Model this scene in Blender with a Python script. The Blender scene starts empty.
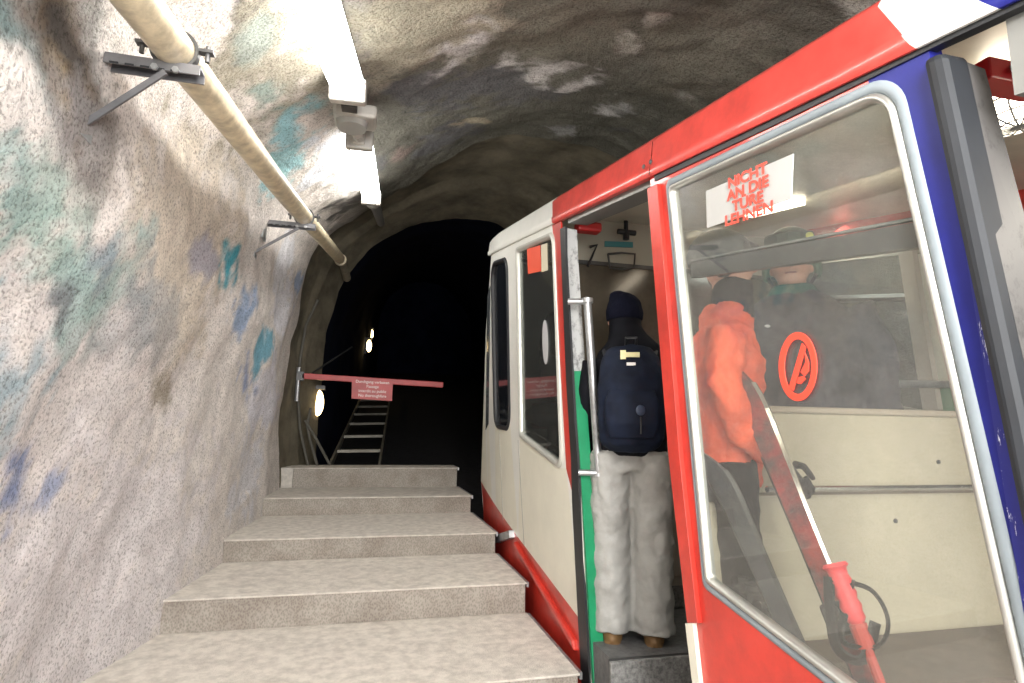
import bpy, bmesh, math, random
from mathutils import Vector, Matrix, noise
from mathutils.bvhtree import BVHTree
from mathutils.geometry import delaunay_2d_cdt
random.seed(7)
V = Vector
scn = bpy.context.scene
COL = scn.collection
K = 0.83            # survey units -> metres
LIFT = 1.18         # eye height above the first tread
def W(p): return V((p[0]*K, p[1]*K, p[2]*K + LIFT))

# ------------------------------------------------------------------ camera
F = 589.17
CX = V((0.96991502, -0.24289726, 0.01630228))
CD = V((0.05071847, 0.13612028, -0.9893932))
CF = V((0.23810183, 0.96045416, 0.14434448))
cam = bpy.data.objects.new('camera', bpy.data.cameras.new('camera')); COL.objects.link(cam)
cam.data.sensor_width = 36; cam.data.lens = F/1024*36
cam.data.clip_start = 0.02; cam.data.clip_end = 200
m = Matrix((( CX.x, -CD.x, -CF.x, 0), (CX.y, -CD.y, -CF.y, 0), (CX.z, -CD.z, -CF.z, 0), (0, 0, 0, 1)))
m.translation = W((0, 0, 0)); cam.matrix_world = m
scn.camera = cam
def ray(px, py): return CX*(px-512) + CD*(py-341.5) + CF*F
def atY(px, py, Y): r = ray(px, py); return r*(Y/r.y)
def atX(px, py, X): r = ray(px, py); return r*(X/r.x)
def atZ(px, py, Z): r = ray(px, py); return r*(Z/r.z)

# ------------------------------------------------------------------ materials
MATS = {}
def mat(name, col, rough=.6, metal=0, var=.0, vscale=6, bump=0, bscale=40, col2=None, emit=None, estr=0, spec=.5, coat=0):
    if name in MATS: return MATS[name]
    M = bpy.data.materials.new(name); M.use_nodes = True
    nt = M.node_tree; b = nt.nodes['Principled BSDF']
    b.inputs['Roughness'].default_value = rough; b.inputs['Metallic'].default_value = metal
    b.inputs['Specular IOR Level'].default_value = spec
    b.inputs['Coat Weight'].default_value = coat
    b.inputs['Base Color'].default_value = (*col, 1)
    tc = nt.nodes.new('ShaderNodeTexCoord')
    if var or col2:
        n = nt.nodes.new('ShaderNodeTexNoise'); n.inputs['Scale'].default_value = vscale; n.inputs['Detail'].default_value = 7
        n.inputs['Roughness'].default_value = .65
        r = nt.nodes.new('ShaderNodeValToRGB')
        c2 = col2 or tuple(max(0, c*(1-var)) for c in col); c1 = col if col2 else tuple(min(1, c*(1+var*.5)) for c in col)
        r.color_ramp.elements[0].position = .35; r.color_ramp.elements[0].color = (*c2, 1)
        r.color_ramp.elements[1].position = .62; r.color_ramp.elements[1].color = (*c1, 1)
        nt.links.new(tc.outputs['Object'], n.inputs['Vector']); nt.links.new(n.outputs['Fac'], r.inputs['Fac'])
        nt.links.new(r.outputs['Color'], b.inputs['Base Color'])
    if bump:
        n2 = nt.nodes.new('ShaderNodeTexNoise'); n2.inputs['Scale'].default_value = bscale; n2.inputs['Detail'].default_value = 5
        bp = nt.nodes.new('ShaderNodeBump'); bp.inputs['Strength'].default_value = bump; bp.inputs['Distance'].default_value = .01
        nt.links.new(tc.outputs['Object'], n2.inputs['Vector']); nt.links.new(n2.outputs['Fac'], bp.inputs['Height'])
        nt.links.new(bp.outputs['Normal'], b.inputs['Normal'])
    if emit:
        b.inputs['Emission Color'].default_value = (*emit, 1); b.inputs['Emission Strength'].default_value = estr
    MATS[name] = M; return M

def glass(name, tint, dust=.06, dcol=(.7, .7, .68), refl=1.0):
    M = bpy.data.materials.new(name); M.use_nodes = True; nt = M.node_tree; nt.nodes.clear()
    o = nt.nodes.new('ShaderNodeOutputMaterial'); t = nt.nodes.new('ShaderNodeBsdfTransparent'); t.inputs[0].default_value = (*tint, 1)
    g = nt.nodes.new('ShaderNodeBsdfGlossy'); g.inputs['Roughness'].default_value = .03
    g.inputs['Color'].default_value = (refl, refl, refl, 1)
    ge = nt.nodes.new('ShaderNodeNewGeometry'); dt = nt.nodes.new('ShaderNodeVectorMath'); dt.operation = 'DOT_PRODUCT'
    nt.links.new(ge.outputs['Incoming'], dt.inputs[0]); nt.links.new(ge.outputs['Normal'], dt.inputs[1])
    def mth(op, x, y=None):
        q = nt.nodes.new('ShaderNodeMath'); q.operation = op
        for i_, w_ in enumerate((x, y)):
            if w_ is None: continue
            if isinstance(w_, (int, float)): q.inputs[i_].default_value = w_
            else: nt.links.new(w_, q.inputs[i_])
        return q.outputs[0]
    fr = nt.nodes.new('ShaderNodeMath'); fr.operation = 'MULTIPLY_ADD'; fr.inputs[1].default_value = .8; fr.inputs[2].default_value = .075
    nt.links.new(mth('POWER', mth('SUBTRACT', 1.0, mth('ABSOLUTE', dt.outputs['Value'])), 4.5), fr.inputs[0])
    mx = nt.nodes.new('ShaderNodeMixShader'); nt.links.new(fr.outputs[0], mx.inputs[0]); nt.links.new(t.outputs[0], mx.inputs[1]); nt.links.new(g.outputs[0], mx.inputs[2])
    d = nt.nodes.new('ShaderNodeBsdfDiffuse'); d.inputs[0].default_value = (*dcol, 1)
    tc = nt.nodes.new('ShaderNodeTexCoord'); n = nt.nodes.new('ShaderNodeTexNoise'); n.inputs['Scale'].default_value = 220; n.inputs['Detail'].default_value = 6; n.inputs['Roughness'].default_value = .8
    mr = nt.nodes.new('ShaderNodeMapRange'); mr.inputs['From Min'].default_value = .35; mr.inputs['From Max'].default_value = .7
    mr.inputs['To Min'].default_value = 0; mr.inputs['To Max'].default_value = dust*2.2
    nt.links.new(tc.outputs['Object'], n.inputs['Vector']); nt.links.new(n.outputs['Fac'], mr.inputs['Value'])
    m2 = nt.nodes.new('ShaderNodeMixShader'); nt.links.new(mr.outputs[0], m2.inputs[0]); nt.links.new(mx.outputs[0], m2.inputs[1]); nt.links.new(d.outputs[0], m2.inputs[2])
    nt.links.new(m2.outputs[0], o.inputs['Surface']); MATS[name] = M; return M

RED = mat('red_paint', (.50, .032, .02), .38, var=.25, vscale=5, spec=.5, coat=.3)
ROOFRED = mat('roof_red_paint', (.58, .06, .048), .36, var=.22, vscale=9, spec=.5, coat=.3)
WHITE = mat('white_paint', (.72, .72, .68), .38, var=.06, vscale=3)
CREAM = mat('cream_paint', (.70, .68, .58), .4, var=.06, vscale=3)
BLUE = mat('blue_paint', (.013, .016, .17), .45, var=.2, vscale=5, spec=.3)
def scratched(name, base, mark, lo, hi, scale=(14, 40, 5), rough=.4):
    M = bpy.data.materials.new(name); M.use_nodes = True; nt = M.node_tree; b = nt.nodes['Principled BSDF']; b.inputs['Roughness'].default_value = rough
    tc = nt.nodes.new('ShaderNodeTexCoord'); mp = nt.nodes.new('ShaderNodeMapping'); mp.inputs['Scale'].default_value = scale
    n = nt.nodes.new('ShaderNodeTexNoise'); n.inputs['Scale'].default_value = 2; n.inputs['Detail'].default_value = 8; n.inputs['Roughness'].default_value = .75
    r = nt.nodes.new('ShaderNodeValToRGB'); r.color_ramp.elements[0].position = lo; r.color_ramp.elements[0].color = (*base, 1)
    r.color_ramp.elements[1].position = hi; r.color_ramp.elements[1].color = (*mark, 1)
    nt.links.new(tc.outputs['Object'], mp.inputs[0]); nt.links.new(mp.outputs[0], n.inputs['Vector']); nt.links.new(n.outputs['Fac'], r.inputs[0]); nt.links.new(r.outputs[0], b.inputs['Base Color'])
    MATS[name] = M; return M
BLUESCR = scratched('chipped_blue_paint', (.013, .016, .17), (.75, .78, .85), .585, .61)
DOORGREY = scratched('worn_grey_door_paint', (.065, .062, .062), (.02, .02, .02), .52, .66, (10, 10, 6))
DOORLIGHT = scratched('worn_pale_door_paint', (.42, .43, .43), (.10, .10, .10), .50, .66, (10, 10, 6))
GREEN = mat('green_paint', (.012, .23, .10), .35, var=.15)
RUBBER = mat('black_rubber', (.012, .013, .016), .5)
DKBLUERUB = mat('dark_slate_rubber', (.010, .012, .016), .55, var=.2)
SEAL = mat('grey_window_seal', (.21, .245, .27), .45, var=.12)
ALU = mat('brushed_aluminium', (.50, .50, .47), .42, .85, var=.12)
STEEL = mat('galvanised_steel', (.42, .43, .44), .42, .8, var=.25, vscale=12)
DKSTEEL = mat('dark_steel', (.10, .10, .10), .45, .6, var=.3)
CHROME = mat('polished_steel', (.7, .7, .7), .18, 1)
BEIGE = mat('beige_laminate', (.52, .46, .345), .42, var=.08, vscale=3)
BROWN = mat('brown_seat_vinyl', (.095, .07, .056), .5, var=.2)
TAUPE = mat('taupe_panel', (.42, .38, .33), .5, var=.08)
GLOSSBROWN = mat('glossy_brown_bulkhead', (.085, .07, .052), .16, var=.2)
FLOORM = mat('dark_rubber_floor', (.11, .11, .11), .6, var=.3, vscale=30, bump=.3)
FLOORG = mat('grey_speckled_floor', (.19, .19, .185), .6, var=.5, vscale=60)
CEILM = mat('beige_ceiling_panel', (.60, .55, .45), .3, var=.1)
TREAD = mat('pale_concrete_tread', (.70, .655, .59), .85, col2=(.50, .465, .42), vscale=16, bump=.8, bscale=150)  # pale concrete, brightened as if lit from above
PIPE = mat('cream_pipe_paint', (.62, .54, .38), .35, var=.3, vscale=14)
LAMPW = mat('lit_diffuser', (.9, .9, .9), .5, emit=(1, .97, .92), estr=13)
LAMPGREY = mat('grey_lamp_plastic', (.42, .41, .38), .5, var=.1)
BULB = mat('lit_bulb', (1, .9, .6), .5, emit=(1, .72, .34), estr=5)
CAGEL = mat('lit_cage_lamp', (1, .95, .8), .5, emit=(1, .88, .68), estr=9)
GLASSM = glass('window_glass', (.93, .95, .93), .042)
GLASSD = glass('cab_glass', (.62, .66, .64), .03)
BOREM = mat('shaded_bore_rock', (.010, .014, .034), .9, var=.4, vscale=1.5, bump=.6, bscale=6, spec=.1)  # darkness of the unlit bore put into a near-black rock colour
SKIN = mat('skin', (.55, .30, .22), .5)
STICKERR = mat('red_sticker_ink', (.85, .07, .04), .5)
STICKERW = mat('white_sticker', (.42, .42, .41), .5, var=.05)

def riser_mat():
    M = bpy.data.materials.new('shaded_patterned_riser'); M.use_nodes = True; nt = M.node_tree; b = nt.nodes['Principled BSDF']; b.inputs['Roughness'].default_value = .8
    tc = nt.nodes.new('ShaderNodeTexCoord'); mp = nt.nodes.new('ShaderNodeMapping'); mp.inputs['Scale'].default_value = (95, 95, 60); mp.inputs['Rotation'].default_value = (.4, .8, .3)
    v = nt.nodes.new('ShaderNodeTexVoronoi'); v.inputs['Scale'].default_value = 1.1
    n = nt.nodes.new('ShaderNodeTexNoise'); n.inputs['Scale'].default_value = 4; n.inputs['Detail'].default_value = 6
    r = nt.nodes.new('ShaderNodeValToRGB'); r.color_ramp.elements[0].color = (.25, .225, .195, 1); r.color_ramp.elements[1].color = (.37, .34, .30, 1)
    r.color_ramp.elements[0].position = .2; r.color_ramp.elements[1].position = .7
    r2 = nt.nodes.new('ShaderNodeValToRGB'); r2.color_ramp.elements[0].color = (.75, .72, .7, 1); r2.color_ramp.elements[1].color = (1, 1, 1, 1); r2.color_ramp.elements[0].position = .35; r2.color_ramp.elements[1].position = .6
    mx = nt.nodes.new('ShaderNodeMix'); mx.data_type = 'RGBA'; mx.blend_type = 'MULTIPLY'; mx.inputs[0].default_value = 1
    nt.links.new(tc.outputs['Object'], mp.inputs[0]); nt.links.new(mp.outputs[0], v.inputs['Vector']); nt.links.new(tc.outputs['Object'], n.inputs['Vector'])
    nt.links.new(v.outputs['Distance'], r.inputs[0]); nt.links.new(n.outputs['Fac'], r2.inputs[0])
    nt.links.new(r.outputs[0], mx.inputs[6]); nt.links.new(r2.outputs[0], mx.inputs[7]); nt.links.new(mx.outputs[2], b.inputs['Base Color'])
    bp = nt.nodes.new('ShaderNodeBump'); bp.inputs['Strength'].default_value = .4; bp.inputs['Distance'].default_value = .004
    nt.links.new(v.outputs['Distance'], bp.inputs['Height']); nt.links.new(bp.outputs['Normal'], b.inputs['Normal'])
    return M
RISER = riser_mat()  # patterned concrete, with the risers' shade put into a darker colour

def rock_mat(name, spk=.45, bump=1.0, sc=34, tint=(1, 1, 1)):
    """sprayed concrete: vertex colour 'paint' times a pitted grain"""
    M = bpy.data.materials.new(name); M.use_nodes = True; nt = M.node_tree; b = nt.nodes['Principled BSDF']
    b.inputs['Roughness'].default_value = .85; b.inputs['Specular IOR Level'].default_value = .25
    at = nt.nodes.new('ShaderNodeAttribute'); at.attribute_name = 'paint'
    tc = nt.nodes.new('ShaderNodeTexCoord')
    n = nt.nodes.new('ShaderNodeTexNoise'); n.inputs['Scale'].default_value = sc; n.inputs['Detail'].default_value = 5; n.inputs['Roughness'].default_value = .7
    r = nt.nodes.new('ShaderNodeValToRGB'); r.color_ramp.elements[0].position = .385; r.color_ramp.elements[1].position = .50
    lo = 1-spk; r.color_ramp.elements[0].color = (lo, lo*.98, lo*.96, 1); r.color_ramp.elements[1].color = (1, 1, 1, 1)
    mx = nt.nodes.new('ShaderNodeMix'); mx.data_type = 'RGBA'; mx.blend_type = 'MULTIPLY'; mx.inputs[0].default_value = 1
    nt.links.new(tc.outputs['Object'], n.inputs['Vector']); nt.links.new(n.outputs['Fac'], r.inputs[0])
    nt.links.new(at.outputs['Color'], mx.inputs[6]); nt.links.new(r.outputs[0], mx.inputs[7]); nt.links.new(mx.outputs[2], b.inputs['Base Color'])
    n3 = nt.nodes.new('ShaderNodeTexNoise'); n3.inputs['Scale'].default_value = sc*.35; n3.inputs['Detail'].default_value = 9; n3.inputs['Roughness'].default_value = .7
    nt.links.new(tc.outputs['Object'], n3.inputs['Vector'])
    ad = nt.nodes.new('ShaderNodeMath'); ad.operation = 'MULTIPLY_ADD'; ad.inputs[1].default_value = .5
    nt.links.new(n.outputs['Fac'], ad.inputs[0]); nt.links.new(n3.outputs['Fac'], ad.inputs[2])
    bp = nt.nodes.new('ShaderNodeBump'); bp.inputs['Strength'].default_value = bump; bp.inputs['Distance'].default_value = .022
    nt.links.new(ad.outputs[0], bp.inputs['Height']); nt.links.new(bp.outputs['Normal'], b.inputs['Normal'])
    MATS[name] = M; return M
ROCK = rock_mat('sprayed_concrete', .48, 1.2, 78)
OLIVE = mat('olive_portal_concrete', (.19, .165, .115), .85, col2=(.09, .08, .055), vscale=3, bump=.6, bscale=18)

# ------------------------------------------------------------------ objects
BASE = {}
def tag(o, label=None, cat=None, group=None, kind=None):
    if label: o['label'] = label
    if cat: o['category'] = cat
    if group: o['group'] = group
    if kind: o['kind'] = kind
    return o
def thing(name, base, label, cat, group=None):
    o = bpy.data.objects.new(name, None); COL.objects.link(o); o.location = W(base); o.empty_display_size = .1
    BASE[o.name] = V(base); return tag(o, label, cat, group)

class MB:
    def __init__(s): s.v = []; s.f = []; s.mi = []; s.mats = []
    def mid(s, m):
        if m not in s.mats: s.mats.append(m)
        return s.mats.index(m)
    def add(s, vs, fs, m):
        o = len(s.v); k = s.mid(m); s.v += [V(p) for p in vs]
        for f in fs: s.f.append([i+o for i in f]); s.mi.append(k)
        return s
    def hexa(s, a, m):      # 8 points: bottom 4, top 4
        return s.add(a, [(3, 2, 1, 0), (4, 5, 6, 7), (0, 1, 5, 4), (1, 2, 6, 5), (2, 3, 7, 6), (3, 0, 4, 7)], m)
    def box(s, x0, x1, y0, y1, z0, z1, m):
        return s.hexa([(x0, y0, z0), (x1, y0, z0), (x1, y1, z0), (x0, y1, z0), (x0, y0, z1), (x1, y0, z1), (x1, y1, z1), (x0, y1, z1)], m)
    def obox(s, c, ax, ay, az, m):   # centre and half axis vectors
        c = V(c); ax = V(ax); ay = V(ay); az = V(az)
        return s.hexa([c-ax-ay-az, c+ax-ay-az, c+ax+ay-az, c-ax+ay-az, c-ax-ay+az, c+ax-ay+az, c+ax+ay+az, c-ax+ay+az], m)
    def tube(s, pts, r, m, seg=12, caps=True, ref=None):
        pts = [V(p) for p in pts]; n = len(pts)
        rr = r if isinstance(r, (list, tuple)) else [r]*n
        t0 = (pts[1]-pts[0]).normalized(); u = V(ref) if ref else (V((0, 0, 1)) if abs(t0.z) < .9 else V((1, 0, 0)))
        vs = []
        for i in range(n):
            a = pts[max(0, i-1)]; b = pts[min(n-1, i+1)]; t = (b-a).normalized()
            if i > 0 and i < n-1: t = ((pts[i]-a).normalized()+(b-pts[i]).normalized()).normalized()
            w = t.cross(u).normalized(); u = w.cross(t).normalized()
            q = rr[i]; rx, ry = (q if isinstance(q, (list, tuple)) else (q, q))
            for k in range(seg):
                an = 2*math.pi*k/seg; vs.append(pts[i]+w*math.cos(an)*rx+u*math.sin(an)*ry)
        fs = []
        for i in range(n-1):
            for k in range(seg):
                k2 = (k+1) % seg; fs.append((i*seg+k, i*seg+k2, (i+1)*seg+k2, (i+1)*seg+k))
        if caps: fs.append(tuple(range(seg))[::-1]); fs.append(tuple((n-1)*seg+k for k in range(seg)))
        return s.add(vs, fs, m)
    def ball(s, c, r, m, seg=14, rings=9, rot=None):
        c = V(c); r = V(r) if not isinstance(r, (int, float)) else V((r, r, r)); vs = []; fs = []
        R = rot or Matrix.Identity(3)
        for i in range(rings+1):
            th = math.pi*i/rings
            for k in range(seg):
                an = 2*math.pi*k/seg; vs.append(c+R@V((r.x*math.sin(th)*math.cos(an), r.y*math.sin(th)*math.sin(an), r.z*math.cos(th))))
        for i in range(rings):
            for k in range(seg):
                k2 = (k+1) % seg; fs.append((i*seg+k, (i+1)*seg+k, (i+1)*seg+k2, i*seg+k2))
        return s.add(vs, fs, m)
    def plate(s, pts, off, m):   # planar outline extruded by off
        pts = [V(p) for p in pts]; n = len(pts); off = V(off)
        fs = [tuple(range(n)), tuple(range(2*n-1, n-1, -1))]
        for i in range(n): j = (i+1) % n; fs.append((i, i+n, j+n, j))
        return s.add(pts+[p+off for p in pts], fs, m)
    def build(s, name, parent=None, smooth=False, bevel=0, base=None, mods=None):
        me = bpy.data.meshes.new(name)
        if parent is not None: b = BASE[parent.name]
        else: b = V(base) if base is not None else V((0, 0, 0))
        wb = W(b) if (parent is not None or base is not None) else V((0, 0, 0))
        me.from_pydata([W(p)-wb for p in s.v], [], s.f)
        for q in s.mats: me.materials.append(q)
        me.polygons.foreach_set('material_index', s.mi)
        bm = bmesh.new(); bm.from_mesh(me); bmesh.ops.remove_doubles(bm, verts=bm.verts, dist=1e-5)
        bmesh.ops.recalc_face_normals(bm, faces=bm.faces); bm.to_mesh(me); bm.free()
        o = bpy.data.objects.new(name, me); COL.objects.link(o)
        if parent is not None: o.parent = parent
        elif base is not None: o.location = wb
        BASE[o.name] = b
        if smooth:
            for p in me.polygons: p.use_smooth = True
        if bevel:
            bv = o.modifiers.new('bevel', 'BEVEL'); bv.width = bevel; bv.segments = 2; bv.limit_method = 'ANGLE'; bv.angle_limit = .6
        return o

def smooth(o, ang=.7):
    me = o.data
    for p in me.polygons: p.use_smooth = True
    try: me.set_sharp_from_angle(angle=ang)
    except Exception: pass
    return o
def lerp(a, b, t): return a+(b-a)*t
def sstep(a, b, x):
    t = max(0, min(1, (x-a)/(b-a))); return t*t*(3-2*t)
SL = 0.1859                          # rise of the track
TILT = V((0, 1, SL)).normalized()

# ------------------------------------------------------------------ the cave
NEAR = [(-1.5, -3.4), (-1.47, -2.3), (-1.40, -1.5), (-1.30, -.8), (-1.14, -.1), (-1.0, .52), (-.94, 1.02), (-.5, 1.45), (.1, 1.68), (.7, 1.85), (1.4, 1.95), (2.1, 1.95), (2.9, 1.7), (3.6, 1.0), (4.1, -.5), (4.1, -3.4)]
FAR = [(-1.0, -3.4), (-1.0, -2.2), (-1.03, -1.4), (-1.0, -.7), (-.93, -.1), (-.85, .45), (-.60, 1.0), (.0, 1.45), (.7, 1.88), (1.4, 2.15), (2.2, 2.2), (3.0, 2.0), (3.7, 1.4), (4.1, .4), (4.3, -1), (4.3, -3.4)]
BORE = [(-.68, -3.4), (-.70, -2.3), (-.71, -1.5), (-.70, -.8), (-.66, -.2), (-.5, .4), (-.22, .9), (.15, 1.28), (.6, 1.56), (1.1, 1.72), (1.6, 1.76), (2.2, 1.66), (2.8, 1.3), (3.4, .6), (3.9, -.5), (3.9, -3.4)]
def catmull(P, t):
    n = len(P)-1; x = t*n; i = min(int(x), n-1); f = x-i
    p = [P[max(0, min(n, i+k))] for k in (-1, 0, 1, 2)]; out = []
    for c in (0, 1):
        a, b, d, e = (q[c] for q in p)
        out.append(.5*((2*b)+(-a+d)*f+(2*a-5*b+4*d-e)*f*f+(-a+3*b-3*d+e)*f**3))
    return out
WY = [(-9, 0), (3.4, 0), (3.92, .08), (4.67, .42), (5.76, .74), (7.16, .95), (8, 1), (99, 1)]
def wgt(Y):
    for (a, u), (b, v) in zip(WY, WY[1:]):
        if Y <= b: return lerp(u, v, (Y-a)/(b-a))
    return 1
def cave(Y, t, rough=1):
    a = catmull(NEAR, t); b = catmull(FAR, t); w = wgt(Y)
    x = lerp(a[0], b[0], w); zp = lerp(a[1], b[1], w)
    p = V((x, Y, zp+SL*Y))
    if rough:
        d = V((1.2-x, 0, -.6-zp)).normalized()
        k = noise.noise(p*.9)*.09 + noise.noise(p*2.3+V((5, 1, 2)))*.036 + (noise.noise(p*6+V((1, 7, 3)))*.016 + noise.noise(p*9.5)*.008)*(1 if x > -.6 else .45)
        k *= 1 if zp > -1.9 else .5
        p = p + d*k
    return p
def ymouth(t): return 8.05 - 1.95*sstep(.40, .64, t) + .12*noise.noise(V((t*14, 0, 3)))
NT, NY, Y0 = 330, 300, -3.0
grid = []
for j in range(NY+1):
    row = []
    s = j/NY
    for i in range(NT+1):
        t = i/NT; row.append(cave(lerp(Y0, ymouth(t), s**.8), t))
    grid.append(row)
allv = [p for r in grid for p in r]
fs = [(j*(NT+1)+i, j*(NT+1)+i+1, (j+1)*(NT+1)+i+1, (j+1)*(NT+1)+i) for j in range(NY) for i in range(NT)]
bvh = BVHTree.FromPolygons(allv, fs)
def hit(px, py):
    h = bvh.ray_cast(V((0, 0, 0)), ray(px, py).normalized()); return h[0] or V((0, 50, 0))
# stains, paint and painted shade: centre, radius, stretch along the track, colour, strength
PT = []
def patch(px, py, r, col, st=1.0, along=1.0, ragged=.5): PT.append((hit(px, py), r*1.15, along, V(col), st, ragged))
patch(90, 380, 1.0, (.80, .75, .74), .7); patch(180, 250, .7, (.70, .62, .51), .85); patch(120, 560, .9, (.87, .83, .84), .9); patch(40, 620, .7, (.85, .81, .82), .9)
patch(60, 235, .33, (.40, .58, .52), .9); patch(95, 290, .3, (.42, .55, .54), .7); patch(20, 210, .3, (.36, .50, .48), .8); patch(20, 390, .22, (.25, .42, .50), .7)
patch(104, 235, .13, (.30, .36, .44), .7); patch(70, 175, .25, (.52, .56, .50), .5)
patch(150, 330, .25, (.40, .42, .44), .6); patch(120, 345, .2, (.42, .44, .46), .6); patch(55, 300, .1, (.15, .15, .17), .8)
patch(205, 265, .16, (.36, .36, .46), .7); patch(228, 268, .15, (.08, .40, .50), 1); patch(225, 255, .12, (.10, .42, .52), .9)
patch(285, 260, .3, (.85, .85, .88), 1); patch(285, 300, .35, (.86, .85, .90), 1); patch(265, 400, .5, (.80, .79, .86), .9); patch(245, 480, .4, (.80, .80, .85), .8)
patch(247, 305, .22, (.28, .42, .66), .8); patch(265, 345, .2, (.16, .44, .58), .9); patch(248, 378, .2, (.30, .38, .62), .8); patch(298, 280, .15, (.30, .45, .72), .7)
patch(160, 395, .14, (.30, .25, .16), .7); patch(20, 475, .12, (.18, .26, .50), .85); patch(55, 480, .07, (.22, .30, .52), .7)
patch(15, 30, .35, (.16, .24, .24), .9); patch(45, 10, .3, (.20, .25, .24), .7); patch(75, 55, .2, (.30, .32, .30), .6)
patch(80, 95, .26, (.36, .33, .31), .9); patch(74, 85, .17, (.16, .12, .085), 1, ragged=.3); patch(66, 98, .08, (.38, .30, .19), .9, ragged=.3); patch(84, 110, .06, (.05, .045, .04), 1, ragged=.3); patch(72, 62, .08, (.10, .09, .08), .9); patch(90, 120, .1, (.34, .32, .31), .9); patch(62, 130, .12, (.45, .42, .42), .6)
patch(258, 3, .15, (.05, .05, .05), 1, ragged=.25); patch(225, 60, .15, (.45, .42, .36), .7)
patch(285, 60, .45, (.40, .37, .29), .9); patch(260, 40, .12, (.34, .44, .42), .6); patch(262, 90, .15, (.30, .42, .40), .7); patch(425, 40, .55, (.36, .33, .26), .9); patch(395, 20, .4, (.38, .36, .28), .8)
patch(300, 135, .22, (.35, .66, .74), .9); patch(282, 170, .22, (.40, .74, .80), .9); patch(330, 150, .2, (.80, .82, .88), .9); patch(315, 180, .18, (.82, .84, .90), .9)
patch(345, 205, .3, (.13, .125, .12), 1); patch(330, 240, .25, (.12, .12, .115), 1); patch(365, 170, .2, (.12, .12, .12), .9)  # shade left of the second light, painted in as dark rock colour
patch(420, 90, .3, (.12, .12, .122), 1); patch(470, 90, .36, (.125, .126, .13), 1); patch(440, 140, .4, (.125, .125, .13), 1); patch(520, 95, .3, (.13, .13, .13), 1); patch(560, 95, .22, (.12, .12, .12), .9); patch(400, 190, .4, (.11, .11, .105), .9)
patch(480, 120, .13, (.34, .30, .22), .9); patch(455, 125, .08, (.34, .29, .21), .8); patch(400, 155, .14, (.26, .20, .18), .8)
patch(480, 40, 0.18, (.56, .55, .54), 1); patch(450, 62, 0.15, (.56, .55, .54), 1); patch(510, 55, 0.15, (.56, .55, .54), 1); patch(545, 70, 0.15, (.56, .55, .54), 1); patch(580, 85, 0.16, (.56, .55, .54), 1); patch(605, 110, 0.14, (.56, .55, .54), 1)
patch(520, 150, .16, (.34, .34, .34), .8); patch(560, 130, .2, (.36, .36, .36), .8); patch(620, 110, .14, (.36, .36, .35), .8); patch(470, 165, .2, (.28, .28, .28), .8); patch(430, 185, .15, (.27, .26, .25), .7)
patch(740, 40, .2, (.30, .29, .26), .7); patch(620, 45, .12, (.45, .44, .40), .8); patch(660, 20, .12, (.5, .49, .44), .8); patch(690, 95, .12, (.4, .4, .37), .7); patch(620, 130, .12, (.12, .12, .12), .8); patch(860, 3, .1, (.55, .55, .5), .8)
patch(700, 60, .5, (.17, .165, .13), .8); patch(560, 25, .4, (.19, .185, .15), .8); patch(640, 75, .25, (.15, .15, .125), .8)
def paint(p):
    zp = p.z-SL*p.y
    n1 = noise.noise(p*1.3); n2 = noise.noise(p*4+V((3, 3, 3))); n3 = noise.noise(p*11)
    wall = V((.80, .75, .71)); ceil = V((.13, .127, .105))
    u = sstep(-.62, .1, p.x+.25*n1+.1*n2) if zp > .4 else 0
    if p.x > 2: u = 1
    c = wall.lerp(ceil, u)
    wv = V((noise.noise(p*1.7+V((0, 9, 4))), noise.noise(p*1.7+V((7, 0, 2))), noise.noise(p*1.7+V((1, 5, 0)))))*.30 + V((noise.noise(p*5+V((0, 9, 4))), noise.noise(p*5+V((7, 0, 2))), noise.noise(p*5+V((1, 5, 0)))))*.14
    c = c*(1+.10*n2+.10*n3)
    f2 = noise.noise(p*26+V((2, 0, 7)))
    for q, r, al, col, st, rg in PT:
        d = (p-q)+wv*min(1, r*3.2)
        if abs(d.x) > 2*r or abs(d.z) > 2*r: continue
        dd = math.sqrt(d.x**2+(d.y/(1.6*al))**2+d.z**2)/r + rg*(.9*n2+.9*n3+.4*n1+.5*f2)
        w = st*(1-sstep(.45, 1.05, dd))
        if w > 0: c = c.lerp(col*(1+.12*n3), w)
    if u > .5: c = c*1.3
    f = noise.noise(p*11+V((9, 0, 0)))
    c = c*(1+.18*f)
    # damp, dirty foot of the wall near the camera
    return c
def cave_piece(name, i0, i1):
    n = i1-i0+1; me = bpy.data.meshes.new(name)
    vs = [grid[j][i] for j in range(NY+1) for i in range(i0, i1+1)]
    ff = [(j*n+i, j*n+i+1, (j+1)*n+i+1, (j+1)*n+i) for j in range(NY) for i in range(n-1)]
    me.from_pydata([W(p) for p in vs], [], ff); me.materials.append(ROCK)
    a = me.color_attributes.new('paint', 'FLOAT_COLOR', 'POINT')
    buf = []
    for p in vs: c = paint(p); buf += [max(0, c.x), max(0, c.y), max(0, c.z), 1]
    a.data.foreach_set('color', buf)
    for p in me.polygons: p.use_smooth = True
    o = bpy.data.objects.new(name, me); COL.objects.link(o); tag(o, kind='structure'); return o
cave_piece('wall_left', 0, int(NT*.36)); cave_piece('ceiling', int(NT*.36), int(NT*.78)); cave_piece('wall_right', int(NT*.78), NT)

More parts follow.
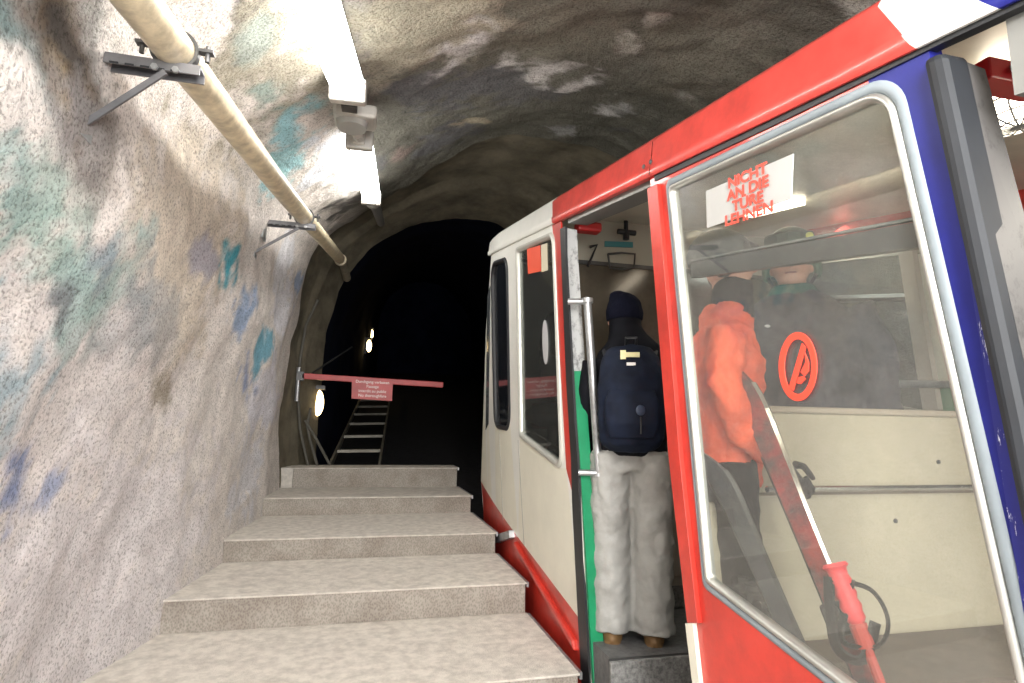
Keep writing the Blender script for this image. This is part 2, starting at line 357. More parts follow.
# portal ring and bore
def bore_pt(Y, t, k=1.0):
    b = catmull(BORE, t); cx, cz = 1.4, -.5
    p = V((cx+(b[0]-cx)*k, Y, cz+(b[1]-cz)*k+SL*Y)); p.x += .06*max(0, Y-9.3); return p
mb = MB(); n = 120; rows = []
for s in range(0, 21):
    q = s/20; row = []
    for i in range(n+1):
        t = i/n; a = cave(ymouth(t), t, 1); b = bore_pt(9.4, t)
        a = a+V((a.x-1.3, 0, a.z-SL*a.y+.5)).normalized()*.05
        bulge = math.sin(q*math.pi)*.10
        p = a.lerp(b, q); d = V((p.x-1.4, 0, p.z-SL*p.y+.5)).normalized(); p = p+d*bulge
        p = p+d*(.035*noise.noise(p*2.2)+.015*noise.noise(p*7))
        step = .06 if q > .55 else 0
        p = p-d*step
        row.append(p)
    rows.append(row)
vs = [p for r in rows for p in r]
mb.add(vs, [(j*(n+1)+i, j*(n+1)+i+1, (j+1)*(n+1)+i+1, (j+1)*(n+1)+i) for j in range(20) for i in range(n)], OLIVE)
tag(smooth(mb.build('trim_1'), 1.2), kind='structure')
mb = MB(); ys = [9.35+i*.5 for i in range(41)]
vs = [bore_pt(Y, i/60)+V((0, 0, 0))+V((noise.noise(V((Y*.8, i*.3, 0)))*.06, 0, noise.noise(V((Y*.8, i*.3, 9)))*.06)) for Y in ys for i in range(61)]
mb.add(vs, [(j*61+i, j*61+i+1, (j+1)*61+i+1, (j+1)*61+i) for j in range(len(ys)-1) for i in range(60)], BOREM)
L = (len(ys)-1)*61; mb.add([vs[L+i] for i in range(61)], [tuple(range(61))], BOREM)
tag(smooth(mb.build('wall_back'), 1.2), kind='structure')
# track bed under the car
mb = MB(); mb.hexa([(-1.6, -3, -3.3-3*SL), (9, -3, -3.3-3*SL), (9, 30, -3.3+30*SL), (-1.6, 30, -3.3+30*SL), (-1.6, -3, -2.9-3*SL), (9, -3, -2.9-3*SL), (9, 30, -2.9+30*SL), (-1.6, 30, -2.9+30*SL)], mat('track_ballast', (.018, .018, .022), .9, var=.4, vscale=12, bump=.8, bscale=20))
tag(mb.build('floor'), kind='structure')

# ------------------------------------------------------------------ the stairs
st = thing('staircase', (0, 3.5, -1.62), 'broad shallow concrete staircase climbing between the white rock wall and the train', 'staircase')
steps = [(-1.84, .2, 2.33, -1.6), (-1.62, 2.3, 3.48, -1.58), (-1.42, 3.478, 4.653, -1.58), (-1.201, 4.653, 5.765, -1.267), (-1.011, 5.765, 7.145, -1.127), (-.817, 7.145, 8.262, -1.03), (-.565, 8.262, 8.84, -.85)]
steps.insert(0, (-2.06, -2.4, .2, -1.6))
for k, (z, y0, y1, xl) in enumerate(steps):
    b = MB(); xr = 1.31 if k else 1.22
    b.box(xl, xr-.012, y0+.012, y1+.03, z-.5, z-.013, RISER)
    b.box(xl-.0, xr, y0+.004, y1+.012, z-.014, z, TREAD)
    if k > 2: b.box(xl-.35, xl+.01, y0+.05, y1+.03, z-.3, z-.004, TREAD)
    b.build('step', st, bevel=.006)
    e = MB(); e.box(xr-.004, xr+.014, y0+.01, y1-.02, z-.035, z+.003, STEEL); e.build('steel_edging', st)
b = MB(); b.box(-1.325, -1.272, 4.66, 4.9, -1.40, -1.235, mat('faded_red_paint', (.45, .03, .03), .6, var=.5, vscale=30)); tag(b.build('end_block', st, bevel=.01), 'red painted block in the gap by the wall')

# ------------------------------------------------------------------ the pipe on the left wall
pa = V((-.76, 2.3, 1.39))
def pipe_at(Y):
    k = Y-2.3
    z = 1.39+.128*k if Y < 4.56 else 1.68+.152*(Y-4.56)
    return V((-.76+.06*k, Y, z))
pt = thing('wall_pipe', pipe_at(4), 'long cream painted pipe sloping along the upper left rock wall', 'pipe')
b = MB(); b.tube([pipe_at(y*.4-2.4) for y in range(0, 27)], .070, PIPE, 24); smooth(b.build('pipe_run', pt))
Ye = 8.1
b = MB(); b.tube([pipe_at(Ye-.02), pipe_at(Ye+.03), pipe_at(Ye+.035), pipe_at(Ye+.12)], [.08, .084, .078, .074], PIPE, 24); smooth(b.build('coupling', pt))
b = MB(); b.tube([pipe_at(Ye+.1), pipe_at(Ye+.5)+V((0, 0, -.03)), pipe_at(Ye+1.0)+V((.0, 0, -.16))], .06, mat('dull_pipe_paint', (.3, .27, .2), .5, var=.4, vscale=20), 20); smooth(b.build('pipe_end', pt))
def wall_hit(p, d):
    h = bvh.ray_cast(V(p), V(d).normalized()); return h[0] if h[0] else V(p)+V(d)
def bracket(Y, label):
    c = pipe_at(Y); w1 = wall_hit(c+V((-.1, 0, -.10)), (-1, 0, -.02)); w2 = wall_hit(c+V((-.08, 0, -.36)), (-1, 0, 0))
    t = thing('pipe_bracket', (w1.x, Y, w1.z), label, 'bracket', 'steel brackets under the cream pipe')
    a = MB(); z = c.z-.07; y = Y
    x0, x1 = w1.x-.02, c.x+.10
    # C-channel: web and two flanges
    BRK = mat('bracket_steel', (.20, .20, .21), .45, .7, var=.3); a.box(x0, x1, y-.032, y+.032, z-.004, z+.004, BRK); a.box(x0, x1, y-.035, y-.028, z-.035, z+.004, BRK); a.box(x0, x1, y+.028, y+.035, z-.035, z+.004, BRK)
    for i in range(5): a.box(x0+.04+i*.05, x0+.07+i*.05, y-.0362, y-.034, z-.036, z-.029, RUBBER)
    a.box(x0-.01, x0+.01, y-.07, y+.07, z-.16, z+.1, STEEL); a.build('arm', t)
    s_ = MB(); p0 = V((lerp(x0, x1, .68), y-.05, z-.05)); p1 = V((w2.x-.01, y-.05, w2.z))
    d = (p1-p0).normalized(); s_.obox((p0+p1)/2, d*((p1-p0).length/2), (0, .005, 0), d.cross(V((0, 1, 0)))*.011, BRK)
    s_.obox(p1, (.008, 0, 0), (0, .05, 0), (0, 0, .05), STEEL); s_.build('strut', t)
    cl = MB(); ring = []
    for r_, y_ in ((.072, -.018), (.084, -.018), (.084, .018), (.072, .018)):
        ring.append([c+V((r_*math.cos(a_), 0, r_*math.sin(a_)))+TILT*y_ for a_ in [2*math.pi*i/28 for i in range(28)]])
    vs = [p for r_ in ring for p in r_]
    cl.add(vs, [(q*28+i, q*28+(i+1) % 28, ((q+1) % 4)*28+(i+1) % 28, ((q+1) % 4)*28+i) for q in range(4) for i in range(28)], DKSTEEL)
    for sgn in (-1, 1): cl.obox(c+V((sgn*.105, 0, .01)), (.028, 0, 0), (0, .016, 0), (0, 0, .006), DKSTEEL); cl.tube([c+V((sgn*.112, 0, -.03)), c+V((sgn*.112, 0, .035))], .009, DKSTEEL, 8)
    cl.build('pipe_clamp', t)
    for dx in (-.05, .02): bo = MB(); bo.tube([V((c.x+dx, y-.045, z-.03)), V((c.x+dx, y-.034, z-.03))], .013, STEEL, 6); bo.build('bolt', t)
    return t
bracket(2.3, 'steel bracket clamping the cream pipe, nearest, above the exposed brown rock')
bracket(5.2, 'farther steel bracket clamping the cream pipe above the pale blue wall stain')
bb = MB(); p_ = hit(258, 4)

# ------------------------------------------------------------------ fluorescent lights on the ceiling
def lamp_fixture(A, B, label, w=.088, endc=True):
    A = V(A); B = V(B); d = (B-A).normalized(); sx = V((1, 0, 0)); sx = (sx-d*sx.dot(d)).normalized(); up = sx.cross(d).normalized()
    t = thing('fluorescent_light', (A+B)/2, label, 'ceiling light', 'fluorescent lights hung under the tunnel ceiling')
    b = MB(); L = (B-A).length/2; c = (A+B)/2
    b.obox(c+up*.075, d*(L+.06), sx*w*.8, up*.03, LAMPGREY); b.build('housing', t, bevel=.008)
    s = MB(); pts = []
    for (x, z) in ((-1, .045), (-1, 0), (-.75, -.045), (-.3, -.062), (.3, -.062), (.75, -.045), (1, 0), (1, .045)): pts.append(A+sx*x*w+up*z)
    s.plate(pts, B-A, LAMPW); s.build('diffuser', t)
    for e, sg in ((A, -1), (B, 1)):
        q = MB(); q.obox(e+d*sg*.045, d*.045, sx*w*1.12, up*.075, LAMPGREY); q.obox(e+d*sg*.10, d*.02, sx*w*.5, up*.05, LAMPGREY); q.build('end_cap', t, bevel=.012)
    for f_ in (.15, .85):
        h = MB(); p = A.lerp(B, f_); h.tube([p+up*.1, p+V((0, 0, .4))], .012, DKSTEEL, 8); h.build('hanger', t)
    return t
def lz(Y): return 1.395+.186*Y
A1 = V((-.385, 1.75, lz(1.75))); B1 = V((-.2, 3.52, lz(3.52)))
lamp_fixture(A1, B1, 'nearest bright fluorescent ceiling light, cut by the top edge of the photo', w=.10)
A2 = V((-.14, 4.66, lz(4.66))); B2 = V((-.04, 6.4, lz(6.4)-.1))
lamp_fixture(A2, B2, 'second bright fluorescent ceiling light, farther up the tunnel, beyond the grey box', w=.095)
A0 = V((-.36, -.9, lz(-.9))); B0 = V((-.31, .7, lz(.7)))  # unseen fixture, added as fill where the row would continue
lamp_fixture(A0, B0, 'added fluorescent fill light behind the camera, over the lower steps')
# junction box between the two
jb = thing('junction_box', (-.165, 4.05, lz(4.05)), 'grey plastic junction box between the two fluorescent ceiling lights', 'junction box')
b = MB(); c = V((-.165, 4.15, lz(4.15)))
b.obox(c+V((0, 0, .04)), (.15, 0, 0), V((0, .17, .032)), (0, 0, .05), LAMPGREY); b.build('box', jb, bevel=.02)
b = MB(); b.tube([c+V((-.02, -.04, -.075)), c+V((-.02, -.04, -.005))], [(.1, .1), (.115, .115)], mat('darker_grey_plastic', (.3, .3, .28), .5), 24); smooth(b.build('round_cover', jb))
b = MB(); b.tube([V((-.2, 3.68, lz(3.68)+.02)), V((-.18, 3.98, lz(3.98)+.03))], .03, LAMPGREY, 12); b.obox(V((-.195, 3.82, lz(3.82))), (.05, 0, 0), V((0, .06, .011)), (0, 0, .03), DKSTEEL); b.build('conduit', jb)
b = MB(); b.tube([c+V((.01, .2, .02)), V((-.14, 4.6, lz(4.6)+.02))], .045, LAMPGREY, 12); b.build('conduit', jb)
cd = thing('cable_conduit', (-.05, 7.4, lz(7.4)), 'dim grey conduit hanging behind the second fluorescent light', 'conduit')
b = MB(); b.tube([V((-.03, 6.56, lz(6.56)-.1)), V((.03, 7.2, lz(7.2)-.09)), V((.1, 8.3, lz(8.3)-.08))], [.062, .06, .055], mat('dim_grey_conduit', (.17, .17, .165), .6), 14); smooth(b.build('conduit_run', cd))
b = MB(); b.tube([V((-.03, 6.53, lz(6.53)-.1)), V((-.02, 6.66, lz(6.66)-.1))], .085, LAMPGREY, 16); smooth(b.build('coupling', cd))

# ------------------------------------------------------------------ barrier, ladder stairs, bore lamps
P0 = atY(302, 376, 8.65); P1 = atY(443, 385, 8.65)
ba = thing('barrier', P0, 'red barrier bar with a red notice board across the dark tunnel above the top step', 'barrier')
REDD = mat('barrier_red', (.42, .05, .05), .45, var=.2)
d = (P1-P0).normalized(); up = V((0, 0, 1)); up = (up-d*up.dot(d)).normalized()
b = MB(); b.obox((P0+P1)/2, d*((P1-P0).length/2), V((0, .03, 0)), up*.04, REDD); b.build('bar', ba, bevel=.006)
c0 = atY(352, 378.5, 8.60); c1 = atY(393, 380.5, 8.60); c2 = atY(392, 401, 8.60); c3 = atY(351.5, 398.5, 8.60)
b = MB(); b.plate([c0, c1, c2, c3], (0, .015, 0), REDD); sg = b.build('notice_board', ba)
def text_obj(lines, org, ux, uy, size, m, name, parent, nrm, lsp=1.15, align='LEFT', bold=.012):
    cu = bpy.data.curves.new(name, 'FONT'); cu.body = '\n'.join(lines); cu.size = 1; cu.space_line = lsp; cu.align_x = align; cu.extrude = .01; cu.offset = bold
    tmp = bpy.data.objects.new(name, cu); COL.objects.link(tmp); bpy.context.view_layer.update()
    me0 = tmp.to_mesh(); q = MB(); ux = V(ux); uy = V(uy); nrm = V(nrm)
    q.add([V(org)+ux*v.co.x*size+uy*v.co.y*size+nrm*(v.co.z*size*.3) for v in me0.vertices], [tuple(p.vertices) for p in me0.polygons], m)
    tmp.to_mesh_clear(); bpy.data.objects.remove(tmp); bpy.data.curves.remove(cu)
    return q.build(name, parent)
mid = (c0+c1)/2
ux = (c1-c0).normalized(); uy = (c0-c3).normalized()
text_obj(['Durchgang verboten', 'Passage', 'interdit au public', 'No thoroughfare'], mid-uy*.055+V((0, -.006, 0)), ux, uy, .056, mat('white_lettering', (.8, .7, .68), .5), 'lettering', sg, (0, -1, 0), align='CENTER')
b = MB(); pk = P0+V((-.02, .02, 0)); b.tube([pk+V((-.03, 0, -.35)), pk+V((-.03, 0, .12))], .03, STEEL, 12)
b.obox(pk, (.05, 0, 0), (0, .05, 0), (0, 0, .06), DKSTEEL); b.build('hinge_post', ba)
b = MB(); b.tube([P0+V((.12, .03, .04)), atY(352, 347, 9.9)], .014, DKSTEEL, 8); b.build('stay', ba)

def ldr(px, py, zp=-2.3):
    r = ray(px, py); k = zp/(r.z-SL*r.y); return r*k
la = thing('metal_ladder_stair', ldr(355, 465), 'narrow steel ladder stair rising into the dark bore behind the top step', 'ladder')
l0, l1 = ldr(329, 468), ldr(361, 398); r0, r1 = ldr(379, 468), ldr(390, 398)
l0 = l0.lerp(l1, -.02); r0 = r0.lerp(r1, -.02); LAD = mat('dull_ladder_steel', (.22, .21, .18), .5, .4, var=.3)
for a_, c_ in ((l0, l1), (r0, r1)):
    b = MB(); dd = (c_-a_)*1.5; b.obox(a_+dd/2, dd/2, (.018, 0, 0), (0, 0, .05), LAD); b.build('side_rail', la)
for py in (451, 436.5, 424, 414.5, 407, 400.5, 395.5, 391):
    a_ = ldr(lerp(329, 361, (468-py)/70), py); c_ = ldr(lerp(379, 390, (468-py)/70), py-.5)
    b = MB(); e = (c_-a_)/2; b.obox((a_+c_)/2, e, (0, .12, 0), (0, 0, .022), LAD); b.build('rung', la)

def bulkhead(px, py, Y, r, label):
    p = atY(px, py, Y); t = thing('bulkhead_lamp', p, label, 'wall lamp', 'bulkhead lamps on the bore wall')
    b = MB(); b.ball(p, (r*.62, r*.6, r*1.45), BULB, 14, 10); smooth(b.build('lamp_glass', t))
    b = MB(); b.obox(p+V((-r*.9, .02, 0)), (r*.35, 0, 0), (0, r*.9, 0), (0, 0, r*1.9), DKSTEEL); b.obox(p+V((-r*.2, .0, r*1.7)), (r*.9, 0, 0), (0, r*.8, 0), (0, 0, r*.2), DKSTEEL)
    b.build('housing', t)
bulkhead(318, 403, 9.35, .135, 'lit lamp on the bore wall just below the left end of the red bar')
bulkhead(369, 346, 20, .14, 'lit lamp far up the bore, lower of the two close together')
bulkhead(371.5, 334, 23, .12, 'lit lamp far up the bore, upper of the two close together')
ca = thing('wall_cables', atY(300, 400, 8.9), 'dark cables running up the left side of the concrete portal ring', 'cable')
for pts in ([(309, 470), (300, 430), (298, 395), (300, 360), (306, 325), (318, 300)], [(318, 468), (310, 440), (307, 425), (311, 408)], [(330, 465), (322, 450), (314, 435), (305, 420)]):
    b = MB(); b.tube([atY(x, y, 8.75-.02*i) for i, (x, y) in enumerate(pts)], .02, mat('dull_cable_sheath', (.09, .085, .07), .6), 8); smooth(b.build('cable', ca))

# ------------------------------------------------------------------ the railcar
SN = V((0.99919268, -0.00734191, 0.039498)); SD = SN.dot(V((1.38, 3.48, -1.42)))
UPD = (V((-0.03884048, 0.07471821, 0.996448))).normalized()      # lean of the pillars
def tap(Y): return 0 if Y < 5.2 else .015*(Y-5.2)**2 if Y < 6.8 else .0384+.048*(Y-6.8)
def xs(Y, z): return (SD-SN.y*Y-SN.z*z)/SN.x + tap(Y)
def side(px, py, off=0):
    r = ray(px, py); k = (SD+off)/SN.dot(r)
    for _ in range(30):
        p = r*k; k = (xs(p.y, p.z)+off)/r.x
    return r*k
def S2(px, py): p = side(px, py); return (p.y, p.z)
def roundpoly(P, rad, seg=7):
    out = []; n = len(P)
    for i in range(n):
        p = V((*P[i], 0)); a = V((*P[i-1], 0))-p; b = V((*P[(i+1) % n], 0))-p
        r = rad[i] if isinstance(rad, (list, tuple)) else rad
        ang = a.angle(b); dd = min(r/math.tan(ang/2), a.length*.48, b.length*.48); rr = dd*math.tan(ang/2)
        c = p+(a.normalized()+b.normalized()).normalized()*(rr/math.sin(ang/2))
        s = p+a.normalized()*dd; e = p+b.normalized()*dd
        va = s-c; vb = e-c; tot = va.angle(vb) if rr > 1e-6 else 0
        ax = va.cross(vb); ax = ax.normalized() if ax.length > 1e-12 else V((0, 0, 1))
        for k in range(seg+1):
            q = c+Matrix.Rotation(tot*k/seg, 3, ax)@va; out.append((q.x, q.y))
    return out
def inset(P, w):
    n = len(P); area = sum(P[i][0]*P[(i+1) % n][1]-P[(i+1) % n][0]*P[i][1] for i in range(n)); s = 1 if area > 0 else -1
    out = []
    for i in range(n):
        p = V((*P[i], 0)); a = (p-V((*P[i-1], 0))).normalized(); b = (V((*P[(i+1) % n], 0))-p).normalized()
        na = V((-a.y, a.x, 0))*s; nb = V((-b.y, b.x, 0))*s; m_ = (na+nb); m_ = m_/max(.3, m_.dot(na)) if m_.length > 1e-9 else na
        out.append((p.x+m_.x*w, p.y+m_.y*w))
    return out
def pin(P, x, y):
    c = False; n = len(P); j = n-1
    for i in range(n):
        xi, yi = P[i]; xj, yj = P[j]
        if (yi > y) != (yj > y) and x < (xj-xi)*(y-yi)/(yj-yi)+xi: c = not c
        j = i
    return c
def fill2d(outer, holes=(), cuts=(), splits=()):
    vs = []; es = []
    for lp in [outer]+list(holes):
        o = len(vs); n = len(lp); vs += [V(q) for q in lp]; es += [(o+i, o+(i+1) % n) for i in range(n)]
    y0 = min(q[0] for q in outer); y1 = max(q[0] for q in outer); z0 = min(q[1] for q in outer)-.1; z1 = max(q[1] for q in outer)+.1
    for c in cuts:
        if y0 < c < y1: vs += [V((c, z0)), V((c, z1))]; es.append((len(vs)-2, len(vs)-1))
    for a, b in splits:
        a = V(a); b = V(b); vs += [a-(b-a)*4, b+(b-a)*4]; es.append((len(vs)-2, len(vs)-1))
    r = delaunay_2d_cdt(vs, es, [], 0, 1e-5)
    P = [(q.x, q.y) for q in r[0]]; fs_ = []
    for f in r[2]:
        cx_ = sum(P[i][0] for i in f)/len(f); cy_ = sum(P[i][1] for i in f)/len(f)
        if pin(outer, cx_, cy_) and not any(pin(h, cx_, cy_) for h in holes): fs_.append(list(f))
    used = sorted({i for f in fs_ for i in f}); ix = {a: k for k, a in enumerate(used)}; P = [P[i] for i in used]; fs_ = [[ix[i] for i in f] for f in fs_]
    ec = {}
    for f in fs_:
        for k in range(len(f)):
            e = (f[k], f[(k+1) % len(f)]); key = (min(e), max(e)); ec.setdefault(key, []).append((e, f))
    be = [v[0] for v in ec.values() if len(v) == 1]
    return P, fs_, be
CUTS = [5.2, 5.45, 5.7, 5.95, 6.2, 6.45, 6.7, 6.9, 7.1]
def panel(mb, outer, holes, m, off=0, th=.04):
    vs, fs_, be = fill2d(outer, holes, CUTS); n = len(vs)
    P = [V((xs(a, b)+off, a, b)) for a, b in vs]; Q = [V((xs(a, b)+off+th, a, b)) for a, b in vs]
    ff = [tuple(f) for f in fs_]+[tuple(i+n for i in f[::-1]) for f in fs_]+[(e[0], e[1], e[1]+n, e[0]+n) for e, f in be]
    mb.add(P+Q, ff, m)
def band(mb, lo, li, m, o0=0, o1=0, mid=-.02):     # raised ring between two outlines
    n = len(lo); mp = [((a[0]+b[0])/2, (a[1]+b[1])/2) for a, b in zip(lo, li)]
    q1 = [(lerp(a[0], b[0], .2), lerp(a[1], b[1], .2)) for a, b in zip(lo, li)]; q2 = [(lerp(a[0], b[0], .8), lerp(a[1], b[1], .8)) for a, b in zip(lo, li)]
    R_ = [[V((xs(a, b)+o, a, b)) for a, b in lp] for lp, o in ((lo, o0+.03), (lo, o0), (q1, mid*.75), (mp, mid), (q2, mid*.75), (li, o1), (li, o1+.03))]
    vs = [p for r in R_ for p in r]; mb.add(vs, [(q*n+i, q*n+(i+1) % n, (q+1)*n+(i+1) % n, (q+1)*n+i) for q in range(len(R_)-1) for i in range(n)], m)

car = thing('funicular_railcar', (2.4, 3, -1.8), 'red white and blue funicular railcar standing on the sloping track beside the stairs', 'railcar')
def zL(Y): return .735+.187*Y      # lower edge of the roof band
def zB(Y): return -2.15+SL*(Y-3.48)
# --- side panels
winR = [S2(665.5, 181), S2(905, 71), S2(1044, 840), S2(703, 587)]
wtr = S2(905, 73)
# right edge from two measured points
ra, rb = S2(918.5, 160), S2(979.5, 420)
def on_line(a, b, y0, y1, tgt):  # intersection of line a-b with line y0-y1
    x1, y1_, x2, y2 = *a, *b; x3, y3, x4, y4 = *y0, *y1
    dnm = (x1-x2)*(y3-y4)-(y1_-y2)*(x3-x4); aa = x1*y2-y1_*x2; bb_ = x3*y4-y3*x4
    return ((aa*(x3-x4)-(x1-x2)*bb_)/dnm, (aa*(y3-y4)-(y1_-y2)*bb_)/dnm)
ra = S2(921, 160); rb = S2(982, 420)
top0, top1 = S2(665.5, 181), S2(842, 96)
bot0, bot1 = S2(703, 587), S2(824, 683)
winR = [top0, on_line(top0, top1, ra, rb, 0), on_line(bot0, bot1, ra, rb, 0), bot0]
WRO = roundpoly(winR, [.03, .13, .10, .035], 8); WRI = roundpoly(inset(winR, .052), [.015, .09, .06, .02], 8)
WRG = roundpoly(inset(winR, .03), [.02, .1, .07, .03], 8)
post_l = [S2(650.5, 189), S2(672.5, 460), S2(692, 640), S2(697, 683)]
yA = post_l[0][0]
lowL = (post_l[-1][0]-.06, zB(post_l[-1][0]-.06))
# boundary blue / red on the right (under the window corner) and blue pillar right edge
bR0, bR1 = S2(931, 60), S2(1008, 420)
def ext(a, b, z): k = (z-a[1])/(b[1]-a[1]); return (lerp(a[0], b[0], k), z)
blue_b = ext(bR0, bR1, zB(.8)); blue_t = ext(bR0, bR1, zL(bR0[0])+.02)
seamY = winR[1][0]-.03
sb = MB()
outer = [(post_l[0][0], zL(post_l[0][0])-.0), post_l[0], post_l[1], post_l[2], post_l[3], lowL, (.75, zB(.75)), (blue_b[0], -1.9), blue_b, blue_t]
# red part: everything left of a line through the window's right side; blue part: right of it
mt, mbm = ((winR[1][0]+.18), zL(winR[1][0]+.18)), None
red_poly = [(post_l[0][0], zL(post_l[0][0])-.03)]+post_l+[lowL, (winR[2][0], zB(winR[2][0])), winR[2], winR[3], winR[0], (winR[0][0]-.0, zL(winR[0][0])-.03)]
sb.mid(RED)
def clipY(poly): return poly
WRH = WRO
def add_skin(mb, outer, holes, matf, off=0, th=.04, splits=()):
    vs, fs_, be = fill2d(outer, holes, CUTS, splits); n = len(vs); o = len(mb.v)
    mb.v += [V((xs(a, b)+off, a, b)) for a, b in vs]+[V((xs(a, b)+off+th, a, b)) for a, b in vs]
    def mm(f): return mb.mid(matf((sum(vs[i][0] for i in f)/len(f), sum(vs[i][1] for i in f)/len(f))))
    for f in fs_:
        k = mm(f); mb.f.append([o+i for i in f]); mb.mi.append(k); mb.f.append([o+n+i for i in reversed(f)]); mb.mi.append(k)
    for (a, b), f in be: mb.f.append([o+a, o+b, o+b+n, o+a+n]); mb.mi.append(mm(f))
def sideof(a, b, c): return (b[0]-a[0])*(c[1]-a[1])-(b[1]-a[1])*(c[0]-a[0])
# mid panel: red with blue right pillar. split line: from (870,78) down along window's right side
m0, m1 = S2(868, 80), S2(960, 420)
ztop = zL(m0[0])
outer = [(post_l[0][0], zL(post_l[0][0])+.03), post_l[1], post_l[2], post_l[3], lowL, (blue_b[0]+.02, zB(blue_b[0])), blue_t]
sgn = sideof(m0, m1, bR1) > 0
add_skin(sb, outer, [WRO], lambda c: BLUE if (sideof(m0, m1, c) > 0) == sgn else RED, splits=[(m0, m1)])
tag(sb.build('side_panel', car), 'red side panel with a blue end pillar')
# chipped strip at the pillar edge
cs = MB(); e0, e1 = S2(938, 75), S2(994, 420)
e2 = ext(e0, e1, -1.3); f0 = ext(bR0, bR1, e0[1]); f1 = ext(bR0, bR1, -1.3)
panel(cs, [e0, f0, f1, e2], [], BLUESCR, -.004, .01); tag(cs.build('pillar_trim', car), 'blue paint chipped to white along the pillar edge')
# pale edge line
cs = MB(); g0 = (f0[0], f0[1]); g1 = (f1[0], f1[1]); panel(cs, [g0, (g0[0]-.008, g0[1]), (g1[0]-.008, g1[1]), g1], [], ALU, -.008, .03); cs.build('edge_strip', car)
# frame of the big window
fr = MB(); band(fr, WRO, roundpoly(inset(winR, .03), [.02, .11, .07, .03], 8), SEAL, mid=-.006)
fro = fr.build('window_frame', car, smooth=True)
f2 = MB(); band(f2, roundpoly(inset(winR, .03), [.02, .11, .07, .03], 8), WRI, ALU, mid=-.012); f2.build('inner_trim', fro, smooth=True)
gp = MB(); panel(gp, WRG, [], GLASSM, .012, .006); glp = gp.build('window_glass', fro)
# black gap under the roof band over the window
bk = MB(); y0_, y1_ = winR[1][0]-.0, winR[0][0]+.04
panel(bk, [(y1_+.05, zL(y1_+.05)+.01), (y1_+.05, zL(y1_+.05)-.03), (1.6, zL(1.6)-.026), (1.0, zL(1.0)-.016), (-1.6, zL(-1.6)-.016), (-1.6, zL(-1.6)+.01), (.93, zL(.93)+.01)], [], RUBBER, -.006, .03); bk.build('gutter_seal', car)
# red post face (slightly raised) + its pale foot
pm = MB(); q = [S2(650.5, 189), S2(672.5, 460), S2(691, 623), S2(702, 623), S2(684, 460), S2(661, 184)]
panel(pm, q, [], RED, -.02, .05); pm.build('door_post', car, bevel=.004)
pm = MB(); q = [S2(689, 623), S2(697, 690), S2(704, 690), S2(696.5, 623)]; panel(pm, q, [], CREAM, -.018, .04); tag(pm.build('post_foot', car), 'cream foot of the red door post')
# --- front panel (white over red)
dl = [S2(*q_) for q_ in ((561, 229), (561.5, 255), (566.5, 380), (569, 420), (571.5, 460), (572.5, 500), (575.5, 560), (578.5, 620), (583, 700))]
dlb = (dl[-1][0]+.0, zB(dl[-1][0]))
fbot = S2(483, 500); fm = S2(481, 480); ft = S2(489.5, 243)
winL = [S2(516.5, 247), S2(555.5, 229.5), S2(564, 476), S2(521, 441)]
winL = [S2(516.5, 247.5), S2(554.5, 230.5), S2(563.5, 472), S2(520, 437.5)]
RP = [S2(*q_) for q_ in ((552, 226), (556, 255), (561, 380), (564.5, 462), (572.5, 494))]
WLO = roundpoly(winL, [.03, .12, .1, .04], 7)
slot = [S2(491.5, 262), S2(508, 256), S2(511, 432), S2(495, 428)]
SLO = roundpoly(slot, [.2, .2, .2, .2], 8)
outer = [(dl[0][0], zL(dl[0][0])+.03)]+dl[1:]+[dlb, (fbot[0]-.1, zB(fbot[0]-.1)), (fbot[0]-.02, -1.0), fbot, fm, S2(486, 330), (6.2, zL(6.2)-.01), (5.0, zL(5.0)+.03)]
d0, d1 = S2(483, 485), S2(574, 611.6)
w0, w1 = S2(553.5, 226), S2(574, 500)
dm = (S2(518, 531))
fsn = sideof(d0, d1, fm) > 0
def frontcol(c):
    if (sideof(d0, d1, c) > 0) != fsn: return RED
    for a_, b_ in zip(RP, RP[1:]):
        if b_[1] <= c[1] <= a_[1]+(.3 if a_ is RP[0] else 0) and c[0] < lerp(a_[0], b_[0], (c[1]-a_[1])/(b_[1]-a_[1])): return RED
    return WHITE if c[1] > -.35+SL*(c[0]-5) else CREAM
fp = MB(); add_skin(fp, outer, [WLO, SLO], frontcol, splits=[(d0, d1), (RP[3], RP[4]), (RP[0], RP[2])], th=.012)
tag(fp.build('side_panel', car), 'white front side panel with a red skirt')
# seams
for (pa_, pb_) in (((518, 440), (524, 545)), ((499, 430), (503, 520))):
    q = MB(); a, b_ = S2(*pa_), S2(*pb_); panel(q, [a, b_, (b_[0]-.014, b_[1]), (a[0]-.014, a[1])], [], mat('seam_grey', (.32, .32, .30), .6), -.002, .004); q.build('panel_seam', car)
fr = MB(); band(fr, WLO, roundpoly(inset(winL, .045), [.02, .09, .07, .03], 7), mat('pale_window_rim', (.50, .50, .46), .35, .3), mid=-.018); wl = fr.build('window_frame', car, smooth=True)
gp = MB(); panel(gp, roundpoly(inset(winL, .03), [.02, .1, .08, .03], 7), [], GLASSD, .014, .006); gp.build('window_glass', wl)
fr = MB(); band(fr, SLO, roundpoly(inset(slot, .045), [.15]*4, 8), RUBBER, mid=-.02); ws = fr.build('window_frame', car, smooth=True); tag(ws, 'black rubber rim of the narrow front window')
gp = MB(); panel(gp, roundpoly(inset(slot, .03), [.17]*4, 8), [], mat('dark_glass', (.012, .014, .018), .08, spec=.6), .014, .006); gp.build('window_glass', ws)
